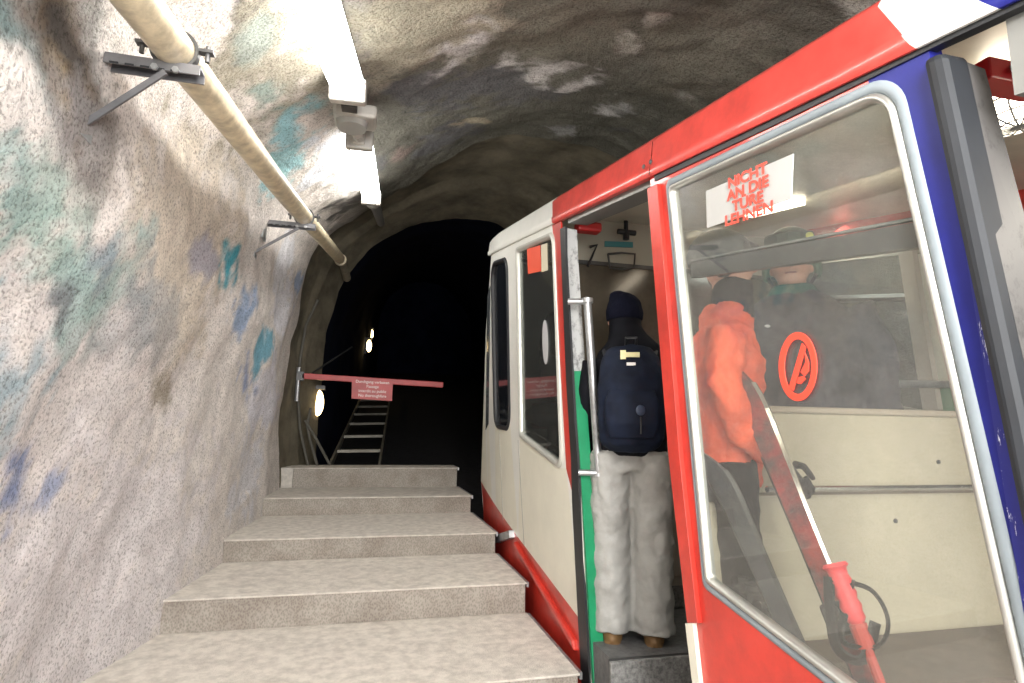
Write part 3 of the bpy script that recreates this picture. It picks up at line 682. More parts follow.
# stickers and a pale oval seen in the cab window
k_ = MB(); q = [S2(526, 249), S2(539, 245), S2(540, 271), S2(527, 274)]; panel(k_, q, [], mat('orange_red_sticker', (.75, .09, .04), .5), .008, .003); tag(k_.build('window_mark', wl), 'orange red sticker')
k_ = MB(); q = [S2(540, 245), S2(546, 243), S2(546.5, 270), S2(540.5, 272)]; panel(k_, q, [], mat('cream_sticker', (.62, .56, .42), .5), .008, .003); tag(k_.build('window_mark', wl), 'cream strip sticker')
k_ = MB(); c_ = S2(544, 342); panel(k_, [(c_[0]+.055*math.cos(a)*1.3, c_[1]+.17*math.sin(a)) for a in [2*math.pi*i/24 for i in range(24)]], [], mat('pale_grey_oval', (.45, .45, .46), .5), .008, .003); tag(k_.build('window_mark', wl), 'pale oval')  # plain pale grey oval set flat against the glass
# nose: windscreen edge and front face
ns = MB()
rows_ = []
for z, y, x in ((zB(fbot[0]-.1), fbot[0]-.1, None), (-1.0, fbot[0]-.02, None), (fm[1], fm[0], None), (.6, S2(484.5, 380)[0], None), (1.3, S2(487, 300)[0], None), (zL(6.2)-.0, 6.2, None)):
    x0_ = xs(y, z); rows_.append([V((x0_+.0, y, z)), V((x0_+.12, y+.10, z)), V((x0_+.4, y+.2, z)), V((x0_+1.0, y+.26, z)), V((3.4-x0_+1.3-.4, y+.2, z)), V((3.4, y, z))])
vs = [p for r in rows_ for p in r]; ns.add(vs, [(j*6+i, j*6+i+1, (j+1)*6+i+1, (j+1)*6+i) for j in range(len(rows_)-1) for i in range(5)], WHITE); ns.build('front_panel', car)
wsn = MB(); a, b_ = side(487.2, 296, -.006), side(485.5, 430, -.006); a2, b2 = side(490.0, 286, -.006), side(488.2, 424, -.006)
wsn.plate([a, a2, b2, b_], (.01, .01, 0), mat('smoked_glass', (.10, .11, .12), .1, spec=.6)); tag(wsn.build('windscreen_edge', car), 'edge of the front windscreen')
# small metal bracket at the skirt
k_ = MB(); q = [S2(499, 535), S2(514, 530), S2(514.5, 538), S2(500, 543)]; panel(k_, q, [], STEEL, -.05, .06); k_.build('skirt_bracket', car, bevel=.006)
k_ = MB(); q0 = S2(517, 541); q1 = S2(577, 640); panel(k_, [q0, q1, (q1[0]-.02, q1[1]-.06), (q0[0]-.02, q0[1]-.05)], [], RED, -.035, .05); k_.build('skirt_rail', car, bevel=.012)

# --- roof band: profile (inward, up) swept along the car with slanted colour seams
prof = [(.02, -.0), (-.016, -.004), (-.024, .008), (-.024, .04), (-.014, .052), (-.004, .17), (.04, .215), (.16, .26), (.4, .30), (1.0, .33), (1.6, .30), (1.95, .2), (2.1, .05), (2.1, -.05)]
def roof_seg(y0, y1, t0, t1, m, name, n=10, label=None):
    q = MB(); vs = []
    for j in range(n+1):
        f = j/n
        for dx, dz in prof:
            Y = lerp(y0+t0*min(dz, .3), y1+t1*min(dz, .3), f); z = zL(Y)+dz
            fx = tap(Y)
            if Y > 5.9 and dx < .3: z -= (.25*(Y-5.9)**2)*(1 if dz > .04 else .3)
            vs.append(V((xs(min(Y, 5.2), zL(Y))+dx+fx, Y, z)))
    k = len(prof); q.add(vs, [(j*k+i, j*k+i+1, (j+1)*k+i+1, (j+1)*k+i) for j in range(n) for i in range(k-1)], m)
    if y1 > 6: q.add([vs[n*k+i] for i in range(k)], [tuple(range(k))], m)
    o = smooth(q.build(name, car), .9); 
    if label: tag(o, label)
Yr = 3.89; Yw = 1.04; Yb = S2(1003, 14)[0]
roof_seg(Yr, 6.25, .3, 0, WHITE, 'roof_panel', 16, 'white front roof edge')
roof_seg(2.40, Yr, 0, .3, ROOFRED, 'roof_panel', 6, 'red roof edge over the open door')
roof_seg(Yw, 2.392, .6, 0, ROOFRED, 'roof_panel', 6, 'red roof edge over the big window')
roof_seg(Yb, Yw, .9, .6, WHITE, 'roof_panel', 3, 'white band between red and blue roof edge')
roof_seg(-1.6, Yb, 0, .9, BLUE, 'roof_panel', 4, 'blue roof edge at the right')
for yy, dz in ((2.43, .05), (2.36, .055)):
    q = MB(); q.ball((xs(2, zL(2))-.035, yy, zL(yy)+dz), (.006, .012, .012), DKSTEEL, 8, 6); q.build('rivet', car)
# --- door gasket, door leaves
def strip(pts_l, pts_r, m, off, th, name, label=None, bev=0):
    q = MB(); poly = [S2(*p) for p in pts_l]+[S2(*p) for p in pts_r[::-1]]; panel(q, poly, [], m, off, th); o = q.build(name, car, bevel=bev)
    if label: tag(o, label)
    return o
strip([(560.5, 229), (561.5, 255), (566.5, 380), (569, 420), (571.5, 460), (572.5, 500), (575.5, 560), (578.5, 620), (583, 700)], [(566, 226.5), (566.2, 255), (573, 380), (575, 420), (578, 460), (580, 500), (583, 560), (586.5, 620), (591, 700)], RUBBER, -.004, .014, 'door_gasket')
strip([(930, 61), (1008, 420), (1075, 740)], [(951, 52), (1031, 420), (1095, 740)], DKBLUERUB, -.03, .09, 'door_gasket', None, .02)
def leaf(pxl, pxr, ys, split, name, label, up_m):
    """door leaf in its pocket: only its leading edge shows. pxl/pxr are left & right outline of that edge"""
    t = []
    return t
def edge_leaf(L_, R_, m, name, Yoff, label):
    q = MB(); vs = []
    for (lx, ly), (rx, ry) in zip(L_, R_):
        a = side(lx, ly, .014); b = ray(rx, ry); b = b*(a.y/b.y)
        vs.append((a, b))
    pts = []
    for a, b in vs: pts += [a, b, b+V((0, .05, .0)), a+V((0, .05, 0))]
    f = []
    for i in range(len(vs)-1):
        for k in range(4): f.append((i*4+k, i*4+(k+1) % 4, (i+1)*4+(k+1) % 4, (i+1)*4+k))
    f.append((0, 1, 2, 3)); n_ = len(pts); f.append((n_-1, n_-2, n_-3, n_-4))
    q.add(pts, f, m); o = q.build(name, car); tag(o, label); return o
edge_leaf([(566, 228), (566.5, 255), (574, 371)], [(577, 230), (578, 255), (585.5, 371)], DOORLIGHT, 'door_leaf', 0, 'worn pale grey upper part of the open door leaf')
edge_leaf([(574.2, 371), (577, 420), (580, 460), (582.5, 500), (586.5, 560), (589.5, 620), (595, 700)], [(585.5, 371), (588, 420), (591, 460), (594, 500), (598, 560), (602, 620), (607, 700)], GREEN, 'door_leaf', 0, 'green lower part of the open door leaf')
q = MB(); pl = [side(x, y, .008) for x, y in ((573, 371), (575.5, 420), (578.5, 460), (580.8, 500), (584, 560), (587, 620), (592, 700))]
q.tube(pl, .008, ALU, 6); q.build('edge_strip', car)
edge_leaf([(956, 58), (1017, 330), (1070, 560)], [(985, 69), (1056, 330), (1112, 560)], DOORGREY, 'door_leaf', 0, 'worn grey door leaf at the right edge')
# door headers
for y0, y1, hd_ in ((2.42, 3.66, .035), (-1.6, .86, .19)):
    q = MB(); q.hexa([(xs(y0, zL(y0))+.02, y0, zL(y0)-hd_), (xs(y0, zL(y0))+.16, y0, zL(y0)-hd_), (xs(y1, zL(y1))+.16, y1, zL(y1)-hd_), (xs(y1, zL(y1))+.02, y1, zL(y1)-hd_),
        (xs(y0, zL(y0))+.02, y0, zL(y0)+.03), (xs(y0, zL(y0))+.16, y0, zL(y0)+.03), (xs(y1, zL(y1))+.16, y1, zL(y1)+.03), (xs(y1, zL(y1))+.02, y1, zL(y1)+.03)], mat('door_track_grey', (.20, .20, .19), .45, .4)); q.build('door_header', car)

# --- interior
XR = 3.45
q = MB(); q.box(1.97, XR, 2.3, 4.25, -1.5, -1.26, FLOORM); q.box(1.40, 1.97, 3.25, 4.25, -1.5, -1.262, FLOORM); q.box(1.385, 1.98, 3.238, 3.25, -1.29, -1.258, DKSTEEL); q.build('floor_panel', car)
q = MB(); q.box(1.40, 1.97, 2.36, 3.235, -1.64, -1.52, FLOORG); q.box(1.385, 1.97, 3.21, 3.238, -1.52, -1.268, FLOORG); q.box(1.955, 1.97, 2.34, 3.22, -1.52, -1.262, FLOORG); q.build('entry_step', car, bevel=.004)
q = MB(); q.box(1.40, XR, -.2, 2.3, -1.56, -1.46, FLOORM); q.box(1.4, XR, 2.29, 2.31, -1.5, -1.27, FLOORM); q.build('floor_panel', car)
# ceiling
q = MB(); n = 5
for a, b_ in ((-1.5, 4.25), (4.26, 6.0)):
    q.hexa([(1.34, a, zL(a)+.13), (XR, a, zL(a)+.13), (XR, b_, zL(b_)+.13), (1.34, b_, zL(b_)+.13), (1.34, a, zL(a)+.15), (XR, a, zL(a)+.15), (XR, b_, zL(b_)+.15), (1.34, b_, zL(b_)+.15)], CEILM)
q.build('ceiling_panel', car)
# cab bulkhead
q = MB(); zt = zL(4.25)+.13
q.box(1.42, XR, 4.25, 4.29, 1.30, zt, mat('pale_bulkhead_panel', (.40, .38, .31), .45)); q.box(1.42, XR, 4.25, 4.28, -1.26, 1.30, GLOSSBROWN); q.box(1.42, XR, 4.235, 4.25, 1.285, 1.315, DKSTEEL)
bh = q.build('cab_bulkhead', car)
q = MB(); p = atY(633, 252, 4.2)
a = atY(608, 254, 4.2); b_ = atY(635, 254, 4.2); c_ = atY(634, 268, 4.2); d_ = atY(610, 268, 4.2)
q.tube([a, (a+b_)/2+V((0, 0, .01)), b_, c_, (c_+d_)/2-V((0, 0, .01)), d_, a], .009, DKSTEEL, 8); q.build('bulkhead_handle', car)
q = MB(); p = atY(626, 231, 4.15); q.tube([p+V((0, 0, .1)), p], .018, RUBBER, 10); q.tube([p+V((-.07, 0, -.01)), p+V((.08, 0, -.01))], .022, RUBBER, 10); q.tube([p, p+V((0, -.0, -.07))], .026, RUBBER, 10); q.build('ceiling_bracket', car)
q = MB(); a = atY(605, 241, 4.23); b_ = atY(633, 242, 4.23); q.plate([a, b_, b_+V((0, 0, -.045)), a+V((0, 0, -.045))], (0, .01, 0), mat('teal_strip', (.05, .22, .24), .5)); q.build('teal_label', bh)
q = MB(); a = atY(588, 228, 3.75); q.obox(a, (.09, 0, 0), (0, .05, 0), (0, 0, .035), mat('dark_red_plastic', (.35, .015, .015), .4)); q.build('emergency_handle', car, bevel=.015)
q = MB(); q.tube([atY(590, 247, 4.2), atY(597, 245, 4.2), atY(588, 266, 4.2)], .012, RUBBER, 8); q.build('wire_hook', car)
# taupe locker behind the standing passenger
q = MB(); q.box(1.93, 2.6, 4.0, 4.245, -1.10, .42, TAUPE); q.box(1.93, 2.6, 4.0, 4.245, -1.255, -1.10, FLOORG); q.box(1.96, 2.5, 3.99, 4.01, -1.04, -.1, TAUPE); q.build('locker', car, bevel=.006)
# grab pole by the door
pt0 = atY(587.5, 303, 3.5); pt1 = atY(599, 473, 3.5)
q = MB(); q.tube([pt0, pt1], .026, STEEL, 14); q.tube([pt0-V((0, 0, .0)), pt0+V((0, 0, .03))], .036, STEEL, 14); q.tube([pt1, pt1-V((0, 0, .02))], .034, STEEL, 14); q.tube([pt0+V((0, 0, .01)), pt0+V((-.12, .04, .01))], .02, STEEL, 10); q.tube([pt1, pt1+V((-.12, .04, 0))], .02, STEEL, 10); smooth(q.build('grab_pole', car))
# partition with folding rail and bench
YP = 2.30; zp0 = -.868; zp1 = .085
xl_ = 1.68
zk_ = atY(885, 500, YP).z
q = MB(); q.box(xl_, XR, YP, YP+.035, -1.46, zp1, BEIGE); q.box(1.45, xl_, YP, YP+.035, -1.46, zk_, BEIGE); pn = q.build('partition', car, bevel=.006)
q = MB(); q.box(xl_-.01, XR, YP-.015, YP+.05, zp1-.0, zp1+.03, mat('pale_wood_cap', (.45, .38, .30), .4)); q.build('top_rail', pn, bevel=.008)
zr = atY(885, 488, YP-.04).z
q = MB(); q.tube([V((xl_+.02, YP-.045, zr)), V((XR, YP-.045, zr))], .014, CHROME, 12); q.box(xl_+.0, XR, YP-.012, YP, zr-.03, zr-.018, mat('seam_brown', (.2, .16, .12), .6)); q.build('chrome_rail', pn)
zs = atY(900, 630, YP).z
q = MB(); q.box(xl_+.1, XR, 1.78, YP-.01, zs-.10, zs, BROWN); q.box(xl_+.1, XR, 1.9, YP-.01, -1.46, zs-.10, mat('seat_base', (.09, .075, .065), .6)); q.build('bench_seat', car, bevel=.02)
for px, py in ((939, 462), (896, 521)):
    p = atY(px, py, YP-.004); q = MB(); q.tube([p, p+V((0, .01, 0))], .011, DKSTEEL, 10); q.build('screw', pn)
# handrail behind the partition
a = atY(838, 383.5, 2.62)
q = MB(); q.tube([atY(700, 382, 2.75), atY(840, 383.5, 2.75), V((XR, 2.75, atY(962, 384.5, 2.75).z))], .022, STEEL, 12); q.build('handrail', car)
# dark bar along the car above the heads (bottom of the hinged upper light)
za, zb_ = side(700, 269, .06), side(936, 235, .06)
q = MB(); ya, yb_ = za.y+.02, zb_.y-.03
for (dz0, dz1, m_, x0_, x1_) in ((-.036, .030, mat('dark_window_bar', (.035, .035, .037), .5), .03, .06), (.036, .044, mat('dull_bar_trim', (.12, .12, .12), .5), .03, .05)):
    q.hexa([V((xs(ya, za.z)+x0_, ya, za.z+dz0)), V((xs(ya, za.z)+x1_, ya, za.z+dz0)), V((xs(yb_, zb_.z)+x1_, yb_, zb_.z+dz0)), V((xs(yb_, zb_.z)+x0_, yb_, zb_.z+dz0)),
            V((xs(ya, za.z)+x0_, ya, za.z+dz1)), V((xs(ya, za.z)+x1_, ya, za.z+dz1)), V((xs(yb_, zb_.z)+x1_, yb_, zb_.z+dz1)), V((xs(yb_, zb_.z)+x0_, yb_, zb_.z+dz1))], m_)
q.build('window_bar', car)
# far side wall with windows
def far(y, z): return V((XR, y, z))
q = MB()
def fq(y0, y1, za0, za1, zb0, zb1, m, th=.03):
    q.hexa([far(y0, za0), far(y0, za0)+V((th, 0, 0)), far(y1, zb0)+V((th, 0, 0)), far(y1, zb0), far(y0, za1), far(y0, za1)+V((th, 0, 0)), far(y1, zb1)+V((th, 0, 0)), far(y1, zb1)], m)
FW = mat('interior_side_panel', (.42, .40, .34), .5, var=.1)
def wtop(y): return zL(y)-.12
def wbot(y): return zL(y)-1.15
for y0, y1 in ((-1.5, .95), (.95, 2.7), (2.85, 4.25)):
    fq(y0, y1, -1.5, wbot(y0), -1.5, wbot(y1), FW); fq(y0, y1, wtop(y0), zL(y0)+.15, wtop(y1), zL(y1)+.15, FW)
for y0, y1 in ((-1.5, -1.3), (.8, 1.0), (2.7, 2.85), (4.15, 4.25)): fq(y0, y1, wbot(y0)-.01, wtop(y0)+.01, wbot(y1)-.01, wtop(y1)+.01, FW)
q.build('far_side_wall', car)
q = MB()
for y0, y1 in ((-1.5, .8), (1.0, 2.7), (2.85, 4.15)):
    q.plate([far(y0, wbot(y0))+V((.01, 0, 0)), far(y1, wbot(y1))+V((.01, 0, 0)), far(y1, wtop(y1))+V((.01, 0, 0)), far(y0, wtop(y0))+V((.01, 0, 0))], (.008, 0, 0), GLASSM)
q.build('far_window_glass', car)
a0, a1 = atX(925, 252, 3.35), atX(951, 380, 3.35)
q = MB(); q.hexa([a1+V((0, 0, 0)), a1+V((.02, 0, 0)), a1+V((.02, .09, 0)), a1+V((0, .09, 0)), a0+V((0, 0, 0)), a0+V((.02, 0, 0)), a0+V((.02, .09, 0)), a0+V((0, .09, 0))], mat('pale_jamb', (.75, .75, .66), .4)); tag(q.build('window_jamb', car), 'pale jamb of the far door')
a0, a1 = atX(952, 382, 3.35), atX(960, 412, 3.35)
q = MB(); q.hexa([a1, a1+V((.02, 0, 0)), a1+V((.02, .10, 0)), a1+V((0, .10, 0)), a0, a0+V((.02, 0, 0)), a0+V((.02, .10, 0)), a0+V((0, .10, 0))], mat('pale_green_jamb', (.18, .32, .22), .4)); tag(q.build('window_jamb', car), 'green lower end of the far door jamb')
q = MB(); a0, a1 = atX(912, 250, 3.3), atX(938, 410, 3.3)
q.hexa([a1, a1+V((.04, 0, 0)), a1+V((.04, .1, 0)), a1+V((0, .1, 0)), a0, a0+V((.04, 0, 0)), a0+V((.04, .1, 0)), a0+V((0, .1, 0))], TAUPE); q.build('window_pillar', car)
q = MB(); a0 = atX(875, 298, 3.38); a1 = atX(925, 297, 3.38); q.tube([a0+V((0, 1.0, .186)), a0, a1], .028, DKSTEEL, 8); q.build('window_bar', car)
# cab interior: seat, side light
q = MB(); p = side(545, 350, .35); 
q.ball(p+V((.1, .1, -.02)), (.10, .28, .42), mat('black_seat_cloth', (.015, .015, .017), .7), 18, 12); q.ball(p+V((.1, 0, -.62)), (.3, .3, .12), MATS['black_seat_cloth'], 16, 8); q.tube([p+V((.1, 0, -.7)), V((p.x+.1, p.y, -1.5))], .07, DKSTEEL, 10); smooth(q.build('driver_seat', car))
q = MB(); p = side(543, 400, .5); q.box(p.x, p.x+.5, p.y-.2, p.y+.5, p.z-.3, p.z-.02, mat('dark_red_console', (.20, .03, .03), .5)); q.build('driver_console', car, bevel=.03)
q = MB(); q.box(1.5, XR, 4.3, 6.2, -1.5, -1.4, FLOORM); q.build('cab_floor', car)
# interior lamps: a strip on the ceiling of each section and the caged lamp at the right
def strip_lamp(y0, y1, x, w, e):
    q = MB(); q.hexa([(x-w, y0, zL(y0)+.10), (x+w, y0, zL(y0)+.10), (x+w, y1, zL(y1)+.10), (x-w, y1, zL(y1)+.10), (x-w, y0, zL(y0)+.128), (x+w, y0, zL(y0)+.128), (x+w, y1, zL(y1)+.128), (x-w, y1, zL(y1)+.128)], e); q.build('ceiling_lamp', car)
INL = mat('lit_interior_strip', (1, .95, .85), .5, emit=(1, .93, .8), estr=9)
INL2 = mat('lit_interior_strip_dim', (1, .95, .85), .5, emit=(1, .86, .66), estr=5)
strip_lamp(-.6, .75, 2.5, .11, INL); strip_lamp(2.92, 3.42, 2.52, .045, INL2)
p = atX(1017, 106, 1.95)
q = MB(); q.ball(p, (.10, .12, .05), CAGEL, 16, 10); cl_ = smooth(q.build('caged_lamp', car))
q = MB(); q.tube([p+V((0, 0, .05)), p+V((0, 0, .09))], .14, LAMPGREY, 20)
for i in range(8):
    a_ = math.pi*i/8
    q.tube([p+V((.14*math.cos(a_)*c_, .16*math.sin(a_)*c_, -.07*math.sqrt(max(0, 1-c_*c_))-.0)) for c_ in [j/5 for j in range(-5, 6)]], .0035, STEEL, 5)
for rr in (.05, .1, .135): q.tube([p+V((rr*math.cos(t_), rr*1.14*math.sin(t_), -.07*math.sqrt(1-(rr/.14)**2))) for t_ in [2*math.pi*i/20 for i in range(21)]], .0035, STEEL, 5)
q.build('lamp_cage', cl_)
# right doorway: red emergency handle, beige wall
p = atX(1006, 80, 1.6)
q = MB(); q.obox(p, (.10, 0, 0), (0, .035, 0), (0, 0, .03), mat('red_enamel', (.38, .01, .012), .3)); q.tube([p+V((-.03, -.04, 0)), p+V((-.03, -.05, 0))], .015, STEEL, 10); q.build('emergency_handle', car, bevel=.015)
q = MB(); q.box(1.75, XR, 1.35, 1.38, .70, zL(1.35)+.14, mat('pale_partition_head', (.6, .53, .40), .4)); 
# side rails in the right doorway
q = MB(); 
for zz in (.42, .47, .52): q.tube([V((1.9, .95, zz)), V((2.9, 1.0, zz))], .012, RUBBER, 8)
q.build('luggage_rail', car)
# stickers on the big window
stk = [S2(705, 191), S2(792, 153.5), S2(790, 198.5), S2(706, 228)]
q = MB(); panel(q, stk, [], STICKERW, .004, .004); sk = q.build('notice_sticker', fro)
a, b_, c_, d_ = [side(*p_, 0) for p_ in ((705, 191), (792, 153.5), (790, 198.5), (706, 228))]
ux = (b_-a).normalized(); uy = (a-d_).normalized(); cc = (a+b_+c_+d_)/4
text_obj(['NICHT', 'AN DIE', 'TÜRE', 'LEHNEN'], cc+ux*.02+uy*.045, ux*1.35, uy, .054, STICKERR, 'sticker_lettering', sk, (-1, 0, 0), lsp=.85, align='CENTER', bold=.035)
# no smoking ring
cpx = (796, 366.5)
c2_ = S2(*cpx)
def el(rx, ry, n=40, sh=0): return [S2(cpx[0]+rx*math.cos(a_)+sh*math.sin(a_), cpx[1]+ry*math.sin(a_)) for a_ in [2*math.pi*i/n for i in range(n)]]
q = MB(); panel(q, el(19, 34.5), [el(13.5, 27.5)], STICKERR, .006, .003)
def S2l(pts): return [S2(x, y) for x, y in pts]
panel(q, S2l([(787, 388), (791.5, 390.5), (804, 347), (800, 343)]), [], STICKERR, .006, .003)
panel(q, S2l([(799, 372), (803, 376), (807, 371), (807, 362), (803, 352), (804, 362), (801, 368)]), [], STICKERR, .005, .003)
panel(q, S2l([(797, 377), (795, 383), (799, 384), (804, 379), (802, 376)]), [], STICKERR, .005, .003)
tag(q.build('prohibition_sticker', fro), 'red ring with a slash, no-smoking sign')

# ------------------------------------------------------------------ people
cl_tex = bpy.data.textures.new('wrinkles', 'CLOUDS'); cl_tex.noise_scale = .07; cl_tex.noise_depth = 3
cl_big = bpy.data.textures.new('folds', 'CLOUDS'); cl_big.noise_scale = .14; cl_big.noise_depth = 2
def cloth(o, vox=.014, disp=.02, tex=None, sm=4):
    r = o.modifiers.new('remesh', 'REMESH'); r.mode = 'VOXEL'; r.voxel_size = vox; r.use_smooth_shade = True
    s = o.modifiers.new('soften', 'SMOOTH'); s.factor = .5; s.iterations = sm
    if disp:
        d = o.modifiers.new('folds', 'DISPLACE'); d.texture = tex or cl_tex; d.strength = disp; d.mid_level = .5; d.texture_coords = 'LOCAL'
    return o
class Body:
    """maps body coordinates in metres (x to the right, y forward, z up) to the place"""
    def __init__(s, base, face, k=1.0): s.b = V(base); s.R = Matrix.Rotation(face, 3, 'Z'); s.k = k/K
    def __call__(s, p): return s.b+s.R@(V(p)*s.k)
    def tube(s, mb, pts, rad, m, seg=16):
        r = [((q[0]*s.k, q[1]*s.k) if isinstance(q, tuple) else q*s.k) for q in rad]
        mb.tube([s(p) for p in pts], r, m, seg, True, s.R@V((0, 1, 0)) if abs((V(pts[-1])-V(pts[0])).normalized().y) < .85 else (0, 0, 1))
    def ball(s, mb, c, r, m, tilt=None):
        R_ = s.R@(tilt if tilt else Matrix.Identity(3)); rr = V(r if not isinstance(r, (int, float)) else (r, r, r))*s.k
        mb.ball(s(c), tuple(rr), m, 18, 12, R_)
def hand(B, wrist, d, side_v, back, m, parent, name='hand', k=1.0, curl=.5):
    """palm and five fingers; d = pointing direction, side_v = towards the thumb, back = out of the back of the hand"""
    d = V(d).normalized(); sv = V(side_v).normalized(); bk_ = V(back).normalized(); w = V(wrist); mb = MB()
    B.tube(mb, [w-d*.03, w+d*.0, w+d*.05, w+d*.09], [(.026*k, .02*k), (.03*k, .018*k), (.042*k, .016*k), (.038*k, .014*k)], m, 14)
    for i, (o, L_) in enumerate(((.03, .072), (.010, .080), (-.010, .075), (-.029, .060))):
        p = w+d*.088*k+sv*o*k; a1 = curl*.6; dirs = []; pts = [p-d*.012]
        cur = d
        q = p
        for j, f in enumerate((.45, .32, .23)):
            an = a1*(j+1); dd = d*math.cos(an)-bk_*math.sin(an); q = q+dd*L_*f*k; pts.append(q)
        B.tube(mb, [pts[0], pts[1], pts[2], pts[3]], [.0095*k, .009*k, .0085*k, .007*k], m, 8)
    p = w+d*.03*k+sv*.03*k; pts = [p, p+(d*.6+sv*.8).normalized()*.035*k, p+(d*.6+sv*.8).normalized()*.035*k+(d*.95+sv*.1-bk_*.3).normalized()*.032*k, p+(d*.6+sv*.8).normalized()*.035*k+(d*.95+sv*.1-bk_*.3).normalized()*.055*k]
    B.tube(mb, pts, [.013*k, .011*k, .010*k, .008*k], m, 8)
    o = mb.build(name, parent); cloth(o, .0045, 0, sm=2); return o

DARKN = mat('black_jacket_cloth', (.0045, .005, .008), .8, var=.3, spec=.15)
NAVY = mat('navy_pack_cloth', (.004, .0075, .019), .75, var=.35, vscale=12, spec=.2)
BEAN = mat('navy_knit', (.005, .006, .014), .9, bump=.6, bscale=90, spec=.1)
TROU = mat('pale_grey_ski_cloth', (.31, .31, .295), .6, var=.12, vscale=8, bump=.2, bscale=60)
GLOVE = mat('black_glove', (.012, .012, .012), .6)
# --- passenger in the doorway, seen from behind
ba_ = V((1.655, 3.50, -1.29)); A = Body(ba_, -.42, 1.0)
pA = thing('person', ba_, 'person in navy beanie and pale grey ski trousers seen from behind in the open doorway', 'person')
b = MB()
for sx in (-1, 1): A.tube(b, [(sx*.10, .0, .95), (sx*.105, .0, .80), (sx*.108, .015, .52), (sx*.102, -.0, .28), (sx*.102, -.005, .07)], [(.11, .125), (.108, .11), (.10, .10), (.10, .10), (.102, .105)], TROU, 20)
A.tube(b, [(0, 0, .86), (0, 0, .98), (0, 0, 1.06)], [(.165, .12), (.185, .13), (.17, .12)], TROU, 20)
o = b.build('trousers', pA); cloth(o, .011, .034, cl_tex, 3)
b = MB()
A.tube(b, [(0, 0, .93), (0, 0, 1.05), (0, 0, 1.25), (0, 0, 1.42), (0, .01, 1.50), (0, .01, 1.56)], [(.19, .135), (.19, .14), (.2, .145), (.205, .13), (.13, .11), (.075, .08)], DARKN, 22)
A.tube(b, [(-.18, 0, 1.43), (-.22, .03, 1.24), (-.21, .10, 1.05), (-.19, .18, .92)], [.075, .065, .055, .045], DARKN, 14)
A.tube(b, [(.19, 0, 1.44), (.27, .05, 1.24), (.25, .18, 1.12), (.17, .24, 1.24), (.12, .23, 1.34)], [.075, .065, .058, .048, .042], DARKN, 14)
o = b.build('jacket', pA); cloth(o, .015, .02)
b = MB(); A.tube(b, [(0, .0, 1.42), (0, .0, 1.50), (-.01, .0, 1.555), (-.02, .01, 1.61), (-.025, .012, 1.69)], [(.19, .14), (.165, .13), (.11, .11), (.088, .10), (.088, .10)], DARKN, 16); o = b.build('neck_gaiter', pA); cloth(o, .01, .01)
b = MB(); A.ball(b, (-.025, .03, 1.68), (.078, .097, .115), SKIN); A.ball(b, (-.025, .125, 1.665), (.012, .02, .02), SKIN)
for sx in (-1, 1): A.ball(b, (-.025+sx*.08, .03, 1.66), (.012, .02, .03), SKIN)
o = b.build('head', pA); cloth(o, .009, 0)
b = MB(); A.ball(b, (-.025, .018, 1.73), (.094, .108, .085), BEAN); A.tube(b, [(-.025, .015, 1.655), (-.025, .015, 1.70), (-.025, .015, 1.725)], [(.098, .108), (.103, .115), (.098, .11)], BEAN, 20); A.ball(b, (-.06, .01, 1.785), (.05, .05, .04), BEAN)
o = b.build('beanie', pA); cloth(o, .01, .012)
hand(A, (-.19, .20, .895), (0, .2, -1), (.3, .9, .1), (-1, .2, 0), GLOVE, pA, 'gloved_hand', 1.15)
hand(A, (.11, .225, 1.36), (-.35, -.1, .9), (-.8, -.3, -.3), (.2, .9, .1), SKIN, pA, 'hand', 1.0, .7)
b = MB()
for sx in (-1, 1):
    A.ball(b, (sx*.102, .04, .045), (.052, .145, .05), mat('brown_boot_leather', (.16, .09, .035), .6)); A.tube(b, [(sx*.102, -.03, .03), (sx*.102, -.02, .16)], [.05, .055], MATS['brown_boot_leather'], 14)
    A.tube(b, [(sx*.102, -.09, .012), (sx*.102, .05, .012), (sx*.102, .18, .012)], [(.05, .012), (.054, .012), (.04, .012)], RUBBER, 12)
    bo_ = b.build('boot', pA); b = MB()
    cloth(bo_, .008, 0)
    if sx < 0: pass
# backpack
bp_ = A((0, -.17, .95)); pk = thing('backpack', bp_, 'navy backpack worn by the person in the doorway', 'backpack')
b = MB()
A.tube(b, [(0, -.19, .99), (0, -.215, 1.03), (0, -.235, 1.15), (0, -.235, 1.30), (0, -.21, 1.42), (0, -.19, 1.47)], [(.135, .075), (.158, .10), (.166, .115), (.162, .11), (.145, .09), (.11, .06)], NAVY, 22)
o = b.build('pack_body', pk); cloth(o, .011, .018)
b = MB(); A.tube(b, [(0, -.315, 1.03), (0, -.335, 1.10), (0, -.335, 1.2), (0, -.32, 1.26)], [(.11, .02), (.13, .035), (.13, .035), (.11, .02)], NAVY, 18); o = b.build('front_pocket', pk); cloth(o, .009, .008)
b = MB(); A.tube(b, [(-.02, -.17, 1.49), (-.02, -.2, 1.53), (.03, -.2, 1.53), (.03, -.17, 1.49)], [.009]*4, RUBBER, 8); b.build('grab_loop', pk)
TAGM = mat('pale_yellow_tag', (.62, .60, .32), .5)
b = MB(); c = A((.0, -.31, 1.43)); b.obox(c, A.R@V((.05, 0, 0)), A.R@V((0, .01, 0)), (0, 0, .014), TAGM); b.obox(c+A.R@V((-.045, 0, .0)), A.R@V((.016, 0, 0)), A.R@V((0, .012, 0)), (0, 0, .026), TAGM); b.obox(c+V((0, 0, -.055)), A.R@V((.026, 0, 0)), A.R@V((0, .01, 0)), (0, 0, .009), mat('white_tag', (.7, .7, .68), .5)); tag(b.build('reflective_tag', pk), 'small pale yellow tag near the top of the pack')
b = MB(); c = A((.04, -.372, 1.16)); b.ball(c, (.03, .01, .03), mat('dull_blue_emblem', (.03, .05, .09), .5)); b.build('emblem', pk)
